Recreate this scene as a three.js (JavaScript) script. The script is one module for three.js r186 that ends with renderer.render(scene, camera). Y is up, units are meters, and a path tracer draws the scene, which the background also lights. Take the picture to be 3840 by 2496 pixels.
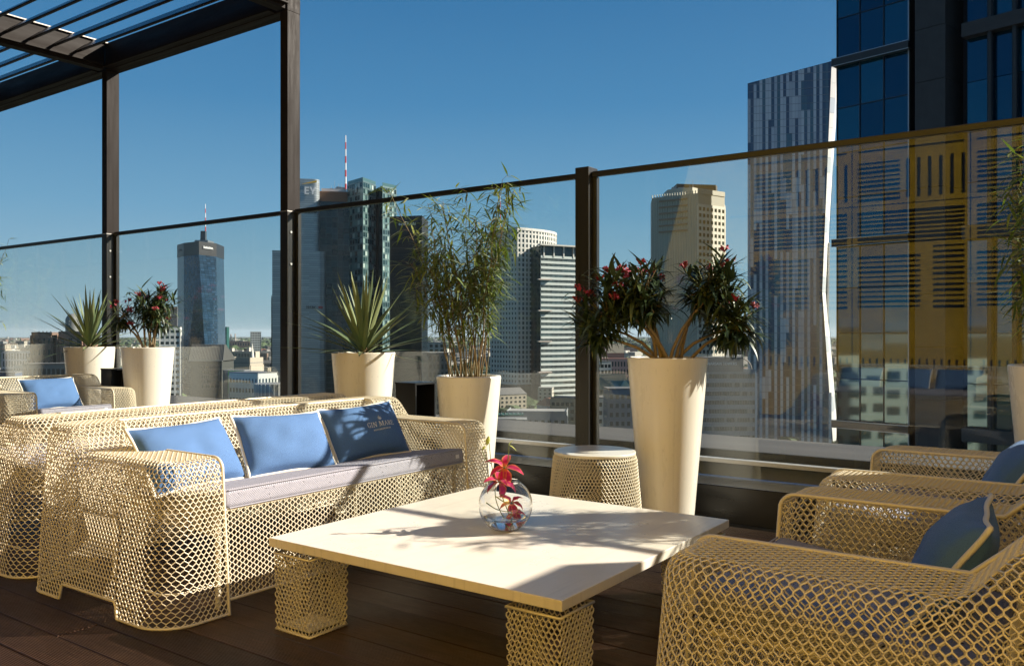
import * as THREE from 'three';
import { mergeGeometries } from 'three/addons/utils/BufferGeometryUtils.js';
import { RoundedBoxGeometry } from 'three/addons/geometries/RoundedBoxGeometry.js';
import { FontLoader } from 'three/addons/loaders/FontLoader.js';
import { TextGeometry } from 'three/addons/geometries/TextGeometry.js';

// ------------------------------------------------------------------ camera, sky, sun, exposure
// x runs along the glass wind screen, -z points out over the city, y = 0 is the deck
const scene = new THREE.Scene();
const HEADING = THREE.MathUtils.degToRad(35.4);           // the camera looks this far to the left of -z
const camera = new THREE.PerspectiveCamera(42.86, 1024 / 665, 0.05, 60000);
camera.position.set(0, 1.03, 0);
camera.rotation.set(0, HEADING, 0);
const renderer = new THREE.WebGLRenderer({ antialias: true });
renderer.toneMapping = THREE.LinearToneMapping;
renderer.toneMappingExposure = 2.3;
renderer.shadowMap.enabled = true;
renderer.shadowMap.type = THREE.PCFSoftShadowMap;

const SUN_EL = THREE.MathUtils.degToRad(30.7), SUN_AZ = THREE.MathUtils.degToRad(46);
const smooth = (t) => { t = Math.min(1, Math.max(0, t)); return t * t * (3 - 2 * t); };
const sunDir = new THREE.Vector3(Math.sin(SUN_AZ) * Math.cos(SUN_EL), Math.sin(SUN_EL), -Math.cos(SUN_AZ) * Math.cos(SUN_EL));
{
  const W = 1024, H = 512, data = new Float32Array(W * H * 4);
  const stops = [[0, .150, .215, .250], [3, .120, .202, .253], [8, .069, .158, .240], [15, .031, .107, .204], [24, .0145, .070, .160], [40, .009, .047, .120], [90, .006, .033, .088]];
  const sky = (e) => {
    let k = 0; while (k < stops.length - 2 && e > stops[k + 1][0]) k++;
    const a = stops[k], b = stops[k + 1]; let t = (e - a[0]) / (b[0] - a[0]);
    return [1, 2, 3].map((n) => a[n] + (b[n] - a[n]) * t);
  };
  for (let j = 0; j < H; j++) {
    const el = ((j + .5) / H - .5) * Math.PI, y = Math.sin(el), deg = THREE.MathUtils.radToDeg(el);
    const base = sky(Math.max(0, deg));
    for (let i = 0; i < W; i++) {
      const az = ((i + .5) / W - .5) * 2 * Math.PI, x = Math.cos(el) * Math.cos(az), z = Math.cos(el) * Math.sin(az);
      const c = Math.max(0, x * sunDir.x + y * sunDir.y + z * sunDir.z);
      const glow = .035 * Math.pow(c, 4) + .18 * Math.pow(c, 40);       // aureole of the air round the sun
      const o = (j * W + i) * 4;
      data[o] = base[0] + glow; data[o + 1] = base[1] + glow * .96; data[o + 2] = base[2] + glow * .86; data[o + 3] = 1;
    }
  }
  const t = new THREE.DataTexture(data, W, H, THREE.RGBAFormat, THREE.FloatType);
  t.mapping = THREE.EquirectangularReflectionMapping; t.magFilter = t.minFilter = THREE.LinearFilter; t.needsUpdate = true;
  scene.background = t; scene.environment = t;
}
const sun = new THREE.DirectionalLight(new THREE.Color().setRGB(1, .905, .77), 5);
sun.position.copy(sunDir).multiplyScalar(60); sun.castShadow = true;
sun.shadow.mapSize.set(4096, 4096); sun.shadow.radius = 1;
Object.assign(sun.shadow.camera, { left: -14, right: 14, top: 14, bottom: -14, near: 1, far: 160 });
scene.add(sun, sun.target);
scene.fog = new THREE.FogExp2(new THREE.Color().setRGB(.72, .84, .95), .000025);

// ------------------------------------------------------------------ helpers
let seed = 7;
const rnd = () => { seed = (seed + 0x6D2B79F5) | 0; let t = Math.imul(seed ^ (seed >>> 15), 1 | seed); t = (t + Math.imul(t ^ (t >>> 7), 61 | t)) ^ t; return ((t ^ (t >>> 14)) >>> 0) / 4294967296; };
const rr = (a, b) => a + (b - a) * rnd();
const V = (x, y, z) => new THREE.Vector3(x, y, z);
const C = (r, g, b) => new THREE.Color().setRGB(r, g, b);
const mat = (r, g, b, rough = .6, o = {}) => new THREE.MeshStandardMaterial({ color: C(r, g, b), roughness: rough, ...o });
const phys = (r, g, b, rough, o = {}) => new THREE.MeshPhysicalMaterial({ color: C(r, g, b), roughness: rough, ...o });
const hs = Math.sin(HEADING), hc = Math.cos(HEADING);
const CITY = -62;                                          // street level below the deck
const cf = (right, depth, y = 0) => V(right * hc - depth * hs, y, -(depth * hc + right * hs));   // metres to the right of and along the camera's heading
const taken = {};
const numbered = (n) => { const k = taken[n] = (taken[n] ?? -1) + 1; return k ? n + '_' + String(k).padStart(3, '0') : n; };
function tag(o, label, category, group, kind) {
  if (label) o.userData.label = label; if (category) o.userData.category = category;
  if (group) o.userData.group = group; if (kind) o.userData.kind = kind; return o;
}
function thing(name, label, category, pos = [0, 0, 0], turn = 0, group) {
  const g = new THREE.Group(); g.name = numbered(name); g.position.set(...(pos.isVector3 ? pos.toArray() : pos)); g.rotation.y = turn;
  scene.add(g); return tag(g, label, category, group);
}
function part(parent, name, geo, m, x, y, z) { const o = new THREE.Mesh(geo, m); o.name = name; if (x !== undefined) o.position.set(x, y, z); parent.add(o); return o; }
function structure(name, geo, m) { const o = geo ? new THREE.Mesh(geo, m) : new THREE.Group(); o.name = name; o.userData.kind = 'structure'; scene.add(o); return o; }
function dup(src, pos, turn, label, group) { const r = src.clone(); r.name = numbered(src.name.replace(/_\d{3}$/, '')); r.userData = { ...src.userData }; r.position.set(...pos); r.rotation.y = turn; scene.add(r); return tag(r, label, null, group); }
const unitBox = new THREE.BoxGeometry(1, 1, 1);
function box(parent, name, m, x, y, z, sx, sy, sz, ry = 0) { const o = part(parent, name, unitBox, m, x, y, z); o.scale.set(sx, sy, sz); o.rotation.y = ry; return o; }
function boxGeo(x, y, z, sx, sy, sz, ry = 0) { const g = new THREE.BoxGeometry(sx, sy, sz); if (ry) g.rotateY(ry); g.translate(x, y, z); return g; }
function prism(pts, y0, y1, top = pts) {                    // plan points (x, z), optional other plan at the top
  const n = pts.length, pos = [], tri = (a, b, c) => pos.push(...a, ...b, ...c);
  const B = pts.map((p) => [p[0], y0, p[1]]), T = top.map((p) => [p[0], y1, p[1]]);
  let area = 0; for (let i = 0; i < n; i++) { const a = pts[i], b = pts[(i + 1) % n]; area += a[0] * b[1] - b[0] * a[1]; }
  const f = area > 0;
  for (let i = 0; i < n; i++) { const j = (i + 1) % n; if (f) { tri(B[i], T[j], B[j]); tri(B[i], T[i], T[j]); } else { tri(B[i], B[j], T[j]); tri(B[i], T[j], T[i]); } }
  const cap = THREE.ShapeUtils.triangulateShape(pts.map((p) => new THREE.Vector2(...p)), []);
  for (let [a, b, c] of cap) { if ((pts[b][0] - pts[a][0]) * (pts[c][1] - pts[a][1]) - (pts[b][1] - pts[a][1]) * (pts[c][0] - pts[a][0]) < 0) [b, c] = [c, b]; tri(T[a], T[c], T[b]); tri(B[a], B[b], B[c]); }
  const g = new THREE.BufferGeometry(); g.setAttribute('position', new THREE.Float32BufferAttribute(pos, 3));
  const uv = []; for (let i = 0; i < pos.length; i += 3) uv.push((pos[i] + pos[i + 2]) , pos[i + 1]);
  g.setAttribute('uv', new THREE.Float32BufferAttribute(uv, 2)); g.computeVertexNormals(); return g;
}
// value noise and computed textures
const hash2 = (x, y, s) => { let h = Math.imul(x, 374761393) ^ Math.imul(y, 668265263) ^ Math.imul(s, 1274126177); h = Math.imul(h ^ (h >>> 13), 1274126177); return ((h ^ (h >>> 16)) >>> 0) / 4294967296; };
function vnoise(x, y, per, s) { const xi = Math.floor(x), yi = Math.floor(y), fx = x - xi, fy = y - yi, u = fx * fx * (3 - 2 * fx), v = fy * fy * (3 - 2 * fy), m = (k) => ((k % per) + per) % per; const a = hash2(m(xi), m(yi), s), b = hash2(m(xi + 1), m(yi), s), c = hash2(m(xi), m(yi + 1), s), d = hash2(m(xi + 1), m(yi + 1), s); return a + (b - a) * u + (c - a) * v + (a - b - c + d) * u * v; }
function tex(size, fn, srgb, repeat = 1) {
  const d = new Uint8Array(size * size * 4);
  for (let j = 0; j < size; j++) for (let i = 0; i < size; i++) { const c = fn(i / size, j / size, i, j), o = (j * size + i) * 4; d[o] = c[0] * 255; d[o + 1] = c[1] * 255; d[o + 2] = c[2] * 255; d[o + 3] = 255; }
  const t = new THREE.DataTexture(d, size, size); t.wrapS = t.wrapT = THREE.RepeatWrapping; t.magFilter = THREE.LinearFilter; t.minFilter = THREE.LinearMipmapLinearFilter; t.generateMipmaps = true;
  t.repeat.set(repeat, repeat); if (srgb) t.colorSpace = THREE.SRGBColorSpace; t.needsUpdate = true; return t;
}
const g3 = (v) => [v, v, v];
const grime = tex(512, (u, v) => { const n = .5 * vnoise(u * 8, v * 8, 8, 1) + .3 * vnoise(u * 32, v * 32, 32, 2) + .2 * vnoise(u * 128, v * 128, 128, 3); return g3(.80 + .2 * n); }, true);
const wear = tex(512, (u, v) => { const n = .6 * vnoise(u * 5, v * 5, 5, 61) + .4 * vnoise(u * 24, v * 24, 24, 62), run = Math.pow(vnoise(u * 90, v * 3, 90, 65), 6) * vnoise(u * 12, v * 6, 12, 66) * .10, sp = run + (vnoise(u * 200, v * 200, 200, 63) > .93 && vnoise(u * 9, v * 9, 9, 64) > .45 ? .06 : 0); return [.95 + .05 * n - sp, .945 + .05 * n - sp, .935 + .05 * n - sp]; }, true);
const roughNoise = tex(512, (u, v) => { const n = .5 * vnoise(u * 6, v * 6, 6, 4) + .3 * vnoise(u * 40, v * 40, 40, 5) + .2 * vnoise(u * 160, v * 160, 160, 6); return g3(.55 + .45 * n); });
const weave = tex(256, (u, v, i, j) => { const a = Math.abs(Math.sin(u * Math.PI * 64)), b = Math.abs(Math.sin(v * Math.PI * 64)), over = ((Math.floor(u * 64) + Math.floor(v * 64)) & 1); return g3((over ? a : b) * .8 + .2 * hash2(i, j, 9)); });
const weaveTint = tex(256, (u, v) => { const over = ((Math.floor(u * 64) + Math.floor(v * 64)) & 1); const n = vnoise(u * 64, v * 64, 64, 8); return g3((over ? .97 : .70) + .08 * (n - .5)); }, true);

// ------------------------------------------------------------------ lattice builder (expanded metal mesh, rods, stems)
class Strands {
  constructor() { this.p = []; this.n = []; this.i = []; }
  bar(a, b, n, w, t) {
    const d = b.clone().sub(a), L = d.length(); if (L < 1e-5) return; d.divideScalar(L);
    const s = V(0, 0, 0).crossVectors(n, d).normalize(), m = V(0, 0, 0).crossVectors(d, s), base = this.p.length / 3, e = w * .55;
    for (const [q, k] of [[a, -e], [b, e]]) for (const [x, y] of [[1, 1], [-1, 1], [-1, -1], [1, -1]]) {
      this.p.push(q.x + d.x * k + s.x * w * x + m.x * t * y, q.y + d.y * k + s.y * w * x + m.y * t * y, q.z + d.z * k + s.z * w * x + m.z * t * y);
      this.n.push((s.x * x + m.x * y) * .7071, (s.y * x + m.y * y) * .7071, (s.z * x + m.z * y) * .7071);
    }
    for (let k = 0; k < 4; k++) { const j = (k + 1) % 4; this.i.push(base + k, base + j, base + 4 + j, base + k, base + 4 + j, base + 4 + k); }
  }
  tube(pts, r, sides = 6, r1 = r, closed = false) {
    const n = pts.length, base = this.p.length / 3; let ref = V(0, 1, 0);
    for (let k = 0; k < n; k++) {
      const a = pts[closed ? (k + n - 1) % n : Math.max(0, k - 1)], b = pts[closed ? (k + 1) % n : Math.min(n - 1, k + 1)];
      const d = b.clone().sub(a).normalize(); if (Math.abs(d.dot(ref)) > .95) ref = Math.abs(d.x) < .8 ? V(1, 0, 0) : V(0, 0, 1);
      const s = V(0, 0, 0).crossVectors(ref, d).normalize(), m = V(0, 0, 0).crossVectors(d, s); ref = m.clone();
      const q = r + (r1 - r) * k / Math.max(1, n - 1);
      for (let j = 0; j < sides; j++) { const A = j / sides * 2 * Math.PI, c = Math.cos(A), z = Math.sin(A), o = s.clone().multiplyScalar(c).addScaledVector(m, z); this.p.push(pts[k].x + o.x * q, pts[k].y + o.y * q, pts[k].z + o.z * q); this.n.push(o.x, o.y, o.z); }
    }
    const rows = closed ? n : n - 1;
    for (let k = 0; k < rows; k++) for (let j = 0; j < sides; j++) { const a = base + k * sides + j, b = base + k * sides + (j + 1) % sides, k2 = (k + 1) % n, c = base + k2 * sides + j, d = base + k2 * sides + (j + 1) % sides; this.i.push(a, b, d, a, d, c); }
    if (!closed) for (const k of [0, n - 1]) { const c = this.p.length / 3, q = pts[k], d = pts[k ? k - 1 : 1].clone().sub(q).normalize(); this.p.push(q.x, q.y, q.z); this.n.push(-d.x, -d.y, -d.z); for (let j = 0; j < sides; j++) { const a = base + k * sides + j, b = base + k * sides + (j + 1) % sides; if (k) this.i.push(c, a, b); else this.i.push(c, b, a); } }
    return this;
  }
  // honeycomb lattice in (u, v) metres carried onto the surface M(u, v); edges are cut at the border of inside(u, v)
  honey(M, inside, u0, u1, v0, v1, o = {}) {
    const { a = .0215, e = .0062, h = .0092, w = .00155, t = .0016, turn = false } = o;
    const P = (u, v) => turn ? M(v, u) : M(u, v), IN = (u, v) => turn ? inside(v, u) : inside(u, v);
    if (turn) [u0, u1, v0, v1] = [v0, v1, u0, u1];
    const add = (ua, va, ub, vb) => {
      const ia = IN(ua, va), ib = IN(ub, vb); if (!ia && !ib) return;
      if (!ia || !ib) { if (!ia) [ua, va, ub, vb] = [ub, vb, ua, va]; let lo = 0, hi = 1; for (let k = 0; k < 6; k++) { const m = (lo + hi) / 2; IN(ua + (ub - ua) * m, va + (vb - va) * m) ? lo = m : hi = m; } ub = ua + (ub - ua) * lo; vb = va + (vb - va) * lo; }
      const p = P(ua, va), q = P(ub, vb), um = (ua + ub) / 2, vm = (va + vb) / 2, c = P(um, vm);
      const n = V(0, 0, 0).crossVectors(P(um + .003, vm).sub(c), P(um, vm + .003).sub(c)); if (n.lengthSq() < 1e-14) return; n.normalize();
      this.bar(p, q, n, w, t);
    };
    const rows = Math.ceil((v1 - v0) / (e + h)) + 1, cols = Math.ceil((u1 - u0) / a) + 1;
    for (let j = -1; j <= rows; j++) for (let i = -1; i <= cols; i++) {
      const u = u0 + (i + (j & 1 ? .5 : 0)) * a, v = v0 + j * (e + h);
      add(u, v, u, v + e); add(u, v + e, u - a / 2, v + e + h); add(u, v + e, u + a / 2, v + e + h);
    }
    return this;
  }
  geo() { const g = new THREE.BufferGeometry(); g.setAttribute('position', new THREE.Float32BufferAttribute(this.p, 3)); g.setAttribute('normal', new THREE.Float32BufferAttribute(this.n, 3)); g.setIndex(this.i); return g; }
}

// ------------------------------------------------------------------ deck, ledge, terrace slab
const FENCE = -4.46;
const deckGrain = tex(512, (u, v) => { const n = .45 * vnoise(u * 6, v * 128, 128, 71) + .3 * vnoise(u * 24, v * 256, 256, 72) + .25 * vnoise(u * 9, v * 9, 9, 73), dust = vnoise(u * 120, v * 120, 120, 74) > .9 ? .12 : 0; return [.62 + .38 * n + dust, .62 + .37 * n + dust, .60 + .36 * n + dust].map((q) => Math.min(1, q)); }, true);
const deckMats = [0, 1, 2, 3].map((k) => mat(.062 + .009 * k, .032 + .0045 * k, .0205 + .003 * k, .62 - .03 * k, { map: deckGrain, roughnessMap: roughNoise }));
{
  const deck = structure('deck');
  part(deck, 'sub_floor', unitBox, mat(.02, .018, .016, .9), -5, -.14, -1.2).scale.set(17, .2, 6.5);
  // grooved composite board: the profile runs across the board, the board along x
  const prof = [[-.07, -.022]]; const N = 19, pitch = .132 / N;
  prof.push([-.07, -.003], [-.067, 0]);
  for (let k = 0; k < N; k++) { const z = -.066 + k * pitch; prof.push([z + pitch * .15, 0], [z + pitch * .3, -.0018], [z + pitch * .7, -.0018], [z + pitch * .85, 0]); }
  prof.push([.067, 0], [.07, -.003], [.07, -.022]);
  const shape = new THREE.Shape(prof.map(([z, y]) => new THREE.Vector2(z, y)));
  const bg = new THREE.ExtrudeGeometry(shape, { depth: 1, bevelEnabled: false }); bg.rotateY(Math.PI / 2);   // length now +x, width -z
  const uv = bg.attributes.position; const u2 = []; for (let i = 0; i < uv.count; i++) u2.push(uv.getX(i) * 4, uv.getZ(i) * 1.5); bg.setAttribute('uv', new THREE.Float32BufferAttribute(u2, 2));
  for (let row = 0; row < 42; row++) {
    const z = -4.29 + row * .1455, shift = [0, 1.35, .6, 1.9][row % 4] + .17 * ((row * 7) % 3);
    for (let x = -13 + shift, k = 0; x < 3; x += 4, k++) {
      const b = part(deck, 'board', bg, deckMats[(row * 5 + k * 3) % 4], x, 0, z); b.scale.x = 3.995; b.position.y = ((row * 13 + k * 5) % 3) * -.0006;
    }
  }
}
const darkMetal = phys(.022, .018, .016, .38, { metalness: .2, roughnessMap: roughNoise });
const brownMetal = phys(.015, .0112, .0095, .75, { specularIntensity: .3, roughnessMap: roughNoise });
{
  const concrete = mat(.15, .135, .11, .8, { map: grime });
  const led = structure('roof_ledge', boxGeo(-5, .342, -4.94, 26, .056, .62), phys(.085, .085, .09, .85, { map: grime, specularIntensity: .3 }));
  part(led, 'edge_trim', boxGeo(-5, .335, -4.622, 26, .068, .012), mat(.012, .011, .011, .5));
  part(led, 'parapet_wall', boxGeo(-5, -.15, -4.97, 26, .92, .56), concrete);
  const slab = structure('terrace_slab', boxGeo(-5, -1.2, -1.0, 26, 2, 8.4), mat(.12, .12, .12, .9));
}
// ------------------------------------------------------------------ glass wind screen
{
  const g = thing('glass_wind_screen', 'tall glass wind screen with black rails and posts along the terrace edge', 'glass screen', [0, 0, FENCE]);
  const paneMat = phys(.965, .99, .98, 0, { transmission: 1, thickness: 0, ior: 1.41 });
  const black = mat(.012, .011, .010, .42, { roughnessMap: roughNoise });
  const xs = [-13.2, -10.55, -7.93, -5.305, -2.617, .06, 2.7];
  for (let k = 0; k < xs.length; k++) {
    const x = xs[k], tall = k >= 1 && k <= 3, post = part(g, 'post', new RoundedBoxGeometry(tall ? .088 : .094, tall ? 1.98 : 2.03, tall ? .128 : .112, 1, .003), black, x, tall ? .99 : 1.015, tall ? .02 : -.005);
    box(g, 'post_clamp', black, x + .063, 1.0, -.01, .03, 1.94, .03);
    if (tall) for (const [dx, dy] of [[.047, -.08], [.047, -.33]]) for (const dz of [-.03, .03]) { const b = part(post, 'bolt', new THREE.CylinderGeometry(.009, .009, .007, 10), mat(.55, .53, .5, .35, { metalness: .9 }), dx, dy + .91, dz); b.rotation.z = Math.PI / 2; }
    if (k < xs.length - 1) {
      const x1 = xs[k + 1], mid = (x + x1) / 2, w = x1 - x;
      part(g, 'glass_pane', new THREE.BoxGeometry(w - .12, 1.76, .012), paneMat, mid + .005, 1.10, 0);
      part(g, 'top_rail', new RoundedBoxGeometry(w - .1, .032, .034, 1, .003), black, mid, 1.987, 0);
      part(g, 'bottom_rail', new RoundedBoxGeometry(w - .1, .022, .05, 1, .002), mat(.34, .34, .34, .55, { metalness: .3, roughnessMap: roughNoise }), mid, .335, .012);
      part(g, 'toe_panel', new RoundedBoxGeometry(w - .002, .20, .06, 1, .004), black, mid, .10, .012);
      { const c = box(g, 'toe_bevel', mat(.80, .82, .85, .12, { metalness: 1 }), mid, .222, .022, w - .11, .006, .075); c.rotation.x = .62; }
    }
  }
}
// ------------------------------------------------------------------ pergola
{
  const g = thing('pergola', 'dark metal louvred pergola on slim square posts', 'pergola', [0, 0, 0]);
  const X = [-10.55, -7.93, -5.305], zb = -.9, top = 3.55;
  for (const x of X) {
    part(g, 'post', new RoundedBoxGeometry(.086, top - 1.98, .126, 1, .003), brownMetal, x, (top + 1.982) / 2, FENCE + .02);
    part(g, 'post', new RoundedBoxGeometry(.086, top, .126, 1, .003), brownMetal, x, top / 2, zb);
    box(g, 'post_collar', mat(.5, .48, .45, .4, { metalness: .7 }), x, 1.984, FENCE + .02, .09, .006, .13);
    // cross beam with a gutter channel
    part(g, 'cross_beam', new RoundedBoxGeometry(.10, .25, zb - FENCE - .20, 1, .004), brownMetal, x, top + .125, (zb + FENCE) / 2 + .01);
    for (const sx of [-1, 1]) box(g, 'gutter_lip', brownMetal, x + sx * .075, top + .035, (zb + FENCE) / 2 + .01, .048, .012, zb - FENCE - .21);
    box(g, 'beam_cap', mat(.34, .31, .28, .5, { metalness: .5 }), x, top + .256, (zb + FENCE) / 2 + .01, .14, .01, zb - FENCE - .02);
  }
  for (const z of [FENCE + .02, zb]) for (let k = 0; k < 2; k++) {
    const w = X[k + 1] - X[k];
    part(g, 'edge_beam', new RoundedBoxGeometry(w - .09, .26, .128, 1, .004), brownMetal, (X[k] + X[k + 1]) / 2, top + .13, z);
    box(g, 'beam_lip', brownMetal, (X[k] + X[k + 1]) / 2, top + .012, z + (z < -2 ? .1 : -.1), w - .2, .014, .07);
  }
  for (const x of X) for (const z of [FENCE + .02, zb]) part(g, 'corner_block', new RoundedBoxGeometry(.088, .262, .13, 1, .004), brownMetal, x, top + .131, z);
  const blade = new RoundedBoxGeometry(2.46, .024, .205, 2, .010), bladeMat = mat(.016, .015, .016, .35, { metalness: .4, roughnessMap: roughNoise });
  for (let k = 0; k < 2; k++) for (let z = FENCE + .32; z < zb - .15; z += .207) { const b = part(g, 'louvre_blade', blade, bladeMat, (X[k] + X[k + 1]) / 2, top + .15, z); b.rotation.x = .72; }
}
// ------------------------------------------------------------------ gold hotel front behind the terrace (mirrored in the screen) and the side wall that shades part of the table
const gold = mat(.90, .575, .045, .55, { metalness: .3, map: grime, roughnessMap: roughNoise });
{
  const g = thing('gold_hotel_building', 'gold metal hotel wall with dark slots, mirrored in the glass screen', 'building', [0, 0, 1.9]);
  const sh = new THREE.Shape([[-5.65, -2], [-5.07, 2.07], [-4.2, 5.2], [4, 5.2], [4, -2]].map((p) => new THREE.Vector2(...p)));
  const wg = new THREE.ExtrudeGeometry(sh, { depth: .3, bevelEnabled: false });
  const p = wg.attributes.position, uv = []; for (let i = 0; i < p.count; i++) uv.push(p.getX(i) * .5, p.getY(i) * .5); wg.setAttribute('uv', new THREE.Float32BufferAttribute(uv, 2));
  const wall = part(g, 'wall', wg, gold);
  const slotMat = mat(.012, .013, .016, .35);
  const slot = (x, y, w, h) => box(wall, 'slot', slotMat, x, y, -.001, w, h, .02);
  const horiz = (x0, x1, y0, y1, n, thick) => { for (let k = 0; k < n; k++) slot((x0 + x1) / 2, y0 + (y1 - y0) * k / (n - 1), x1 - x0, thick * (.7 + .6 * ((k * 7 + n) % 3) / 2)); };
  const vert = (x0, x1, y0, y1, n, thick) => { for (let k = 0; k < n; k++) slot(x0 + (x1 - x0) * k / (n - 1), (y0 + y1) / 2, thick, y1 - y0); };
  for (const o of [0, -1.28, 1.28]) {
    horiz(-2.53 + o, -2.06 + o, 3.07, 2.63, 9, .02); vert(-1.97 + o, -1.39 + o, 2.63, 3.08, 6, .028);
    horiz(-2.53 + o, -1.38 + o, 2.47, 2.11, 8, .022); horiz(-2.53 + o, -1.84 + o, 1.94, 1.35, 11, .018); horiz(-1.70 + o, -1.38 + o, 2.04, 1.34, 12, .02);
    horiz(-2.53 + o, -1.38 + o, 3.36, 3.22, 2, .018); vert(-2.47 + o, -1.38 + o, .62, .73, 15, .012);
  }
  for (const x of [-3.88, -2.60, -1.32, -.04]) box(wall, 'panel_joint', slotMat, x, 1.6, -.0005, .006, 5.4, .012);
  for (const y of [2.56]) box(wall, 'panel_joint', slotMat, -2, y, -.0005, 4.3, .006, .012);
  const w2 = thing('hotel_dark_wing', 'long dark glazed hotel wing further along, dimly mirrored in the screen', 'building', [-20, 0, 3.2]);
  box(w2, 'wall', mat(.018, .017, .016, .7), 0, 2.3, .6, 28.4, 9, 1);
  for (let i = 0; i < 20; i++) for (let j = 0; j < 2; j++) box(w2, 'window_pane', mat(.010, .012, .013, .15), -13.3 + i * 1.4, 1.4 + j * 2.7, .08, 1.24, 2.4, .06);
  for (let i = 0; i < 21; i++) box(w2, 'mullion', mat(.03, .028, .026, .5), -14 + i * 1.4, 2.3, .06, .1, 9, .12);
  const tr = thing('black_trough', 'long black planting trough before the gold wall, mirrored in the screen', 'planter', [-4.95, 0, 1.3]), tm = mat(.012, .012, .012, .6);
  box(tr, 'front_panel', tm, 0, .45, -.24, 2.7, .9, .02); box(tr, 'rear_panel', tm, 0, .45, .24, 2.7, .9, .02); for (const sx of [-1, 1]) box(tr, 'end_panel', tm, sx * 1.34, .45, 0, .02, .9, .46); box(tr, 'soil', mat(.03, .022, .016, 1), 0, .84, 0, 2.66, .02, .46);
  const s = thing('side_wall', 'gold clad side wall standing across the terrace beyond the armchairs', 'wall', [.68, 0, 0]);
  part(s, 'wall', new RoundedBoxGeometry(.12, 2.02, 2.6, 1, .004), gold, .06, 1.01, -2.9);
}

// ------------------------------------------------------------------ the city: ground that bends with the earth, towers, blocks
const EARTH = 6.371e6, drop = (d) => d * d / (2 * EARTH);
{
  const rings = [0]; for (let r = 30; r < 38000; r *= 1.11) rings.push(r); const S = 120, pos = [], uv = [], idx = [];
  rings.forEach((r) => { for (let k = 0; k <= S; k++) { const a = k / S * 2 * Math.PI; pos.push(r * Math.cos(a), CITY - drop(r), r * Math.sin(a)); uv.push(r * Math.cos(a) / 2600, r * Math.sin(a) / 2600); } });
  for (let i = 0; i < rings.length - 1; i++) for (let k = 0; k < S; k++) { const a = i * (S + 1) + k, b = a + S + 1; idx.push(a, a + 1, b, b, a + 1, b + 1); }
  const g = new THREE.BufferGeometry(); g.setAttribute('position', new THREE.Float32BufferAttribute(pos, 3)); g.setAttribute('uv', new THREE.Float32BufferAttribute(uv, 2)); g.setIndex(idx); g.computeVertexNormals();
  const m = tex(1024, (u, v) => {
    const n = vnoise(u * 9, v * 9, 9, 21) * .5 + vnoise(u * 37, v * 37, 37, 22) * .3 + vnoise(u * 150, v * 150, 150, 23) * .2, k = vnoise(u * 240, v * 240, 240, 24);
    return n > .47 ? [.13 + .08 * k, .19 + .08 * k, .10 + .05 * k] : [.24 + .14 * k, .235 + .13 * k, .22 + .11 * k];
  }, true);
  structure('city_ground', g, mat(1, 1, 1, .95, { map: m }));
}
const onCity = (right, depth) => cf(right, depth, CITY - drop(Math.hypot(right, depth)));
const glassDark = [mat(.012, .03, .036, .08, { metalness: .3 }), mat(.02, .045, .055, .1, { metalness: .35 }), mat(.006, .016, .02, .06, { metalness: .3 })];
const glassTeal = [mat(.055, .115, .125, .10, { metalness: .4 }), mat(.09, .18, .18, .12, { metalness: .4 }), mat(.025, .065, .075, .08, { metalness: .4 })];
const glassPale = [mat(.24, .35, .33, .25, { metalness: .2 }), mat(.17, .28, .27, .2, { metalness: .3 }), mat(.34, .42, .39, .35)];
const font = {};
for (const f of ['sans_bold', 'sans_regular', 'serif_bold', 'serif_regular']) font[f] = await new FontLoader().loadAsync('fonts/droid/droid_' + f + '.typeface.json');
function lettering(str, f, width, depth) { const g = new TextGeometry(str, { font: font[f], size: 1, depth: .1, curveSegments: 3 }); g.computeBoundingBox(); const b = g.boundingBox, k = width / (b.max.x - b.min.x); g.translate(-(b.min.x + b.max.x) / 2, -(b.min.y + b.max.y) / 2, 0); g.scale(k, k, depth / .1); return g; }

// a wall of window cells between piers and sill bands, along (ux, uz) from (x, y, z); the face looks along the turned z axis
function gridFace(parent, o) {
  const { x, y, z, ux = 1, uz = 0, w, h, cols, rows, pier = .8, band = 1.2, proud = .35, wallMat, bandMat = wallMat, panes, budget = { left: 300 }, skip } = o;
  const th = Math.atan2(-uz, ux), nx = Math.sin(th), nz = Math.cos(th), cw = w / cols, ch = h / rows, L = Math.hypot(ux, uz); const ax = ux / L, az = uz / L;
  const at = (s, yy, out) => [x + ax * s + nx * out, y + yy, z + az * s + nz * out];
  const rest = new Map();
  for (let j = 0; j < rows; j++) for (let i = 0; i < cols; i++) {
    if (skip && skip(i, j)) continue;
    const m = panes[Math.floor(hash2(i + 31 * cols, j, rows) * panes.length)], [px, py, pz] = at((i + .5) * cw, (j + .5) * ch, .06), sx = cw - pier + .02, sy = ch - band + .02;
    if (budget.left-- > 0) box(parent, 'window_pane', m, px, py, pz, sx, sy, .12, th);
    else { if (!rest.has(m)) rest.set(m, []); rest.get(m).push(boxGeo(px, py, pz, sx, sy, .12, th)); }
  }
  for (const [m, l] of rest) part(parent, 'window_field', mergeGeometries(l), m).userData.kind = 'stuff';
  if (pier > .05) for (let i = 0; i <= cols; i++) { const [px, py, pz] = at(i * cw, h / 2, proud / 2); box(parent, 'pier', wallMat, px, py, pz, pier, h, proud, th); }
  if (band > .05) for (let j = 0; j <= rows; j++) { const [px, py, pz] = at(w / 2, j * ch, proud * .42); box(parent, 'spandrel', bandMat, px, py, pz, w, band, proud * .84, th); }
}
const tower = (name, label, right, depth, turn = 0) => thing(name, label, 'building', onCity(right, depth), HEADING + turn);
const mastRed = mat(.5, .03, .03, .5), mastWhite = mat(.75, .75, .75, .5), steel = mat(.25, .26, .27, .4, { metalness: .6 });
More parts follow.
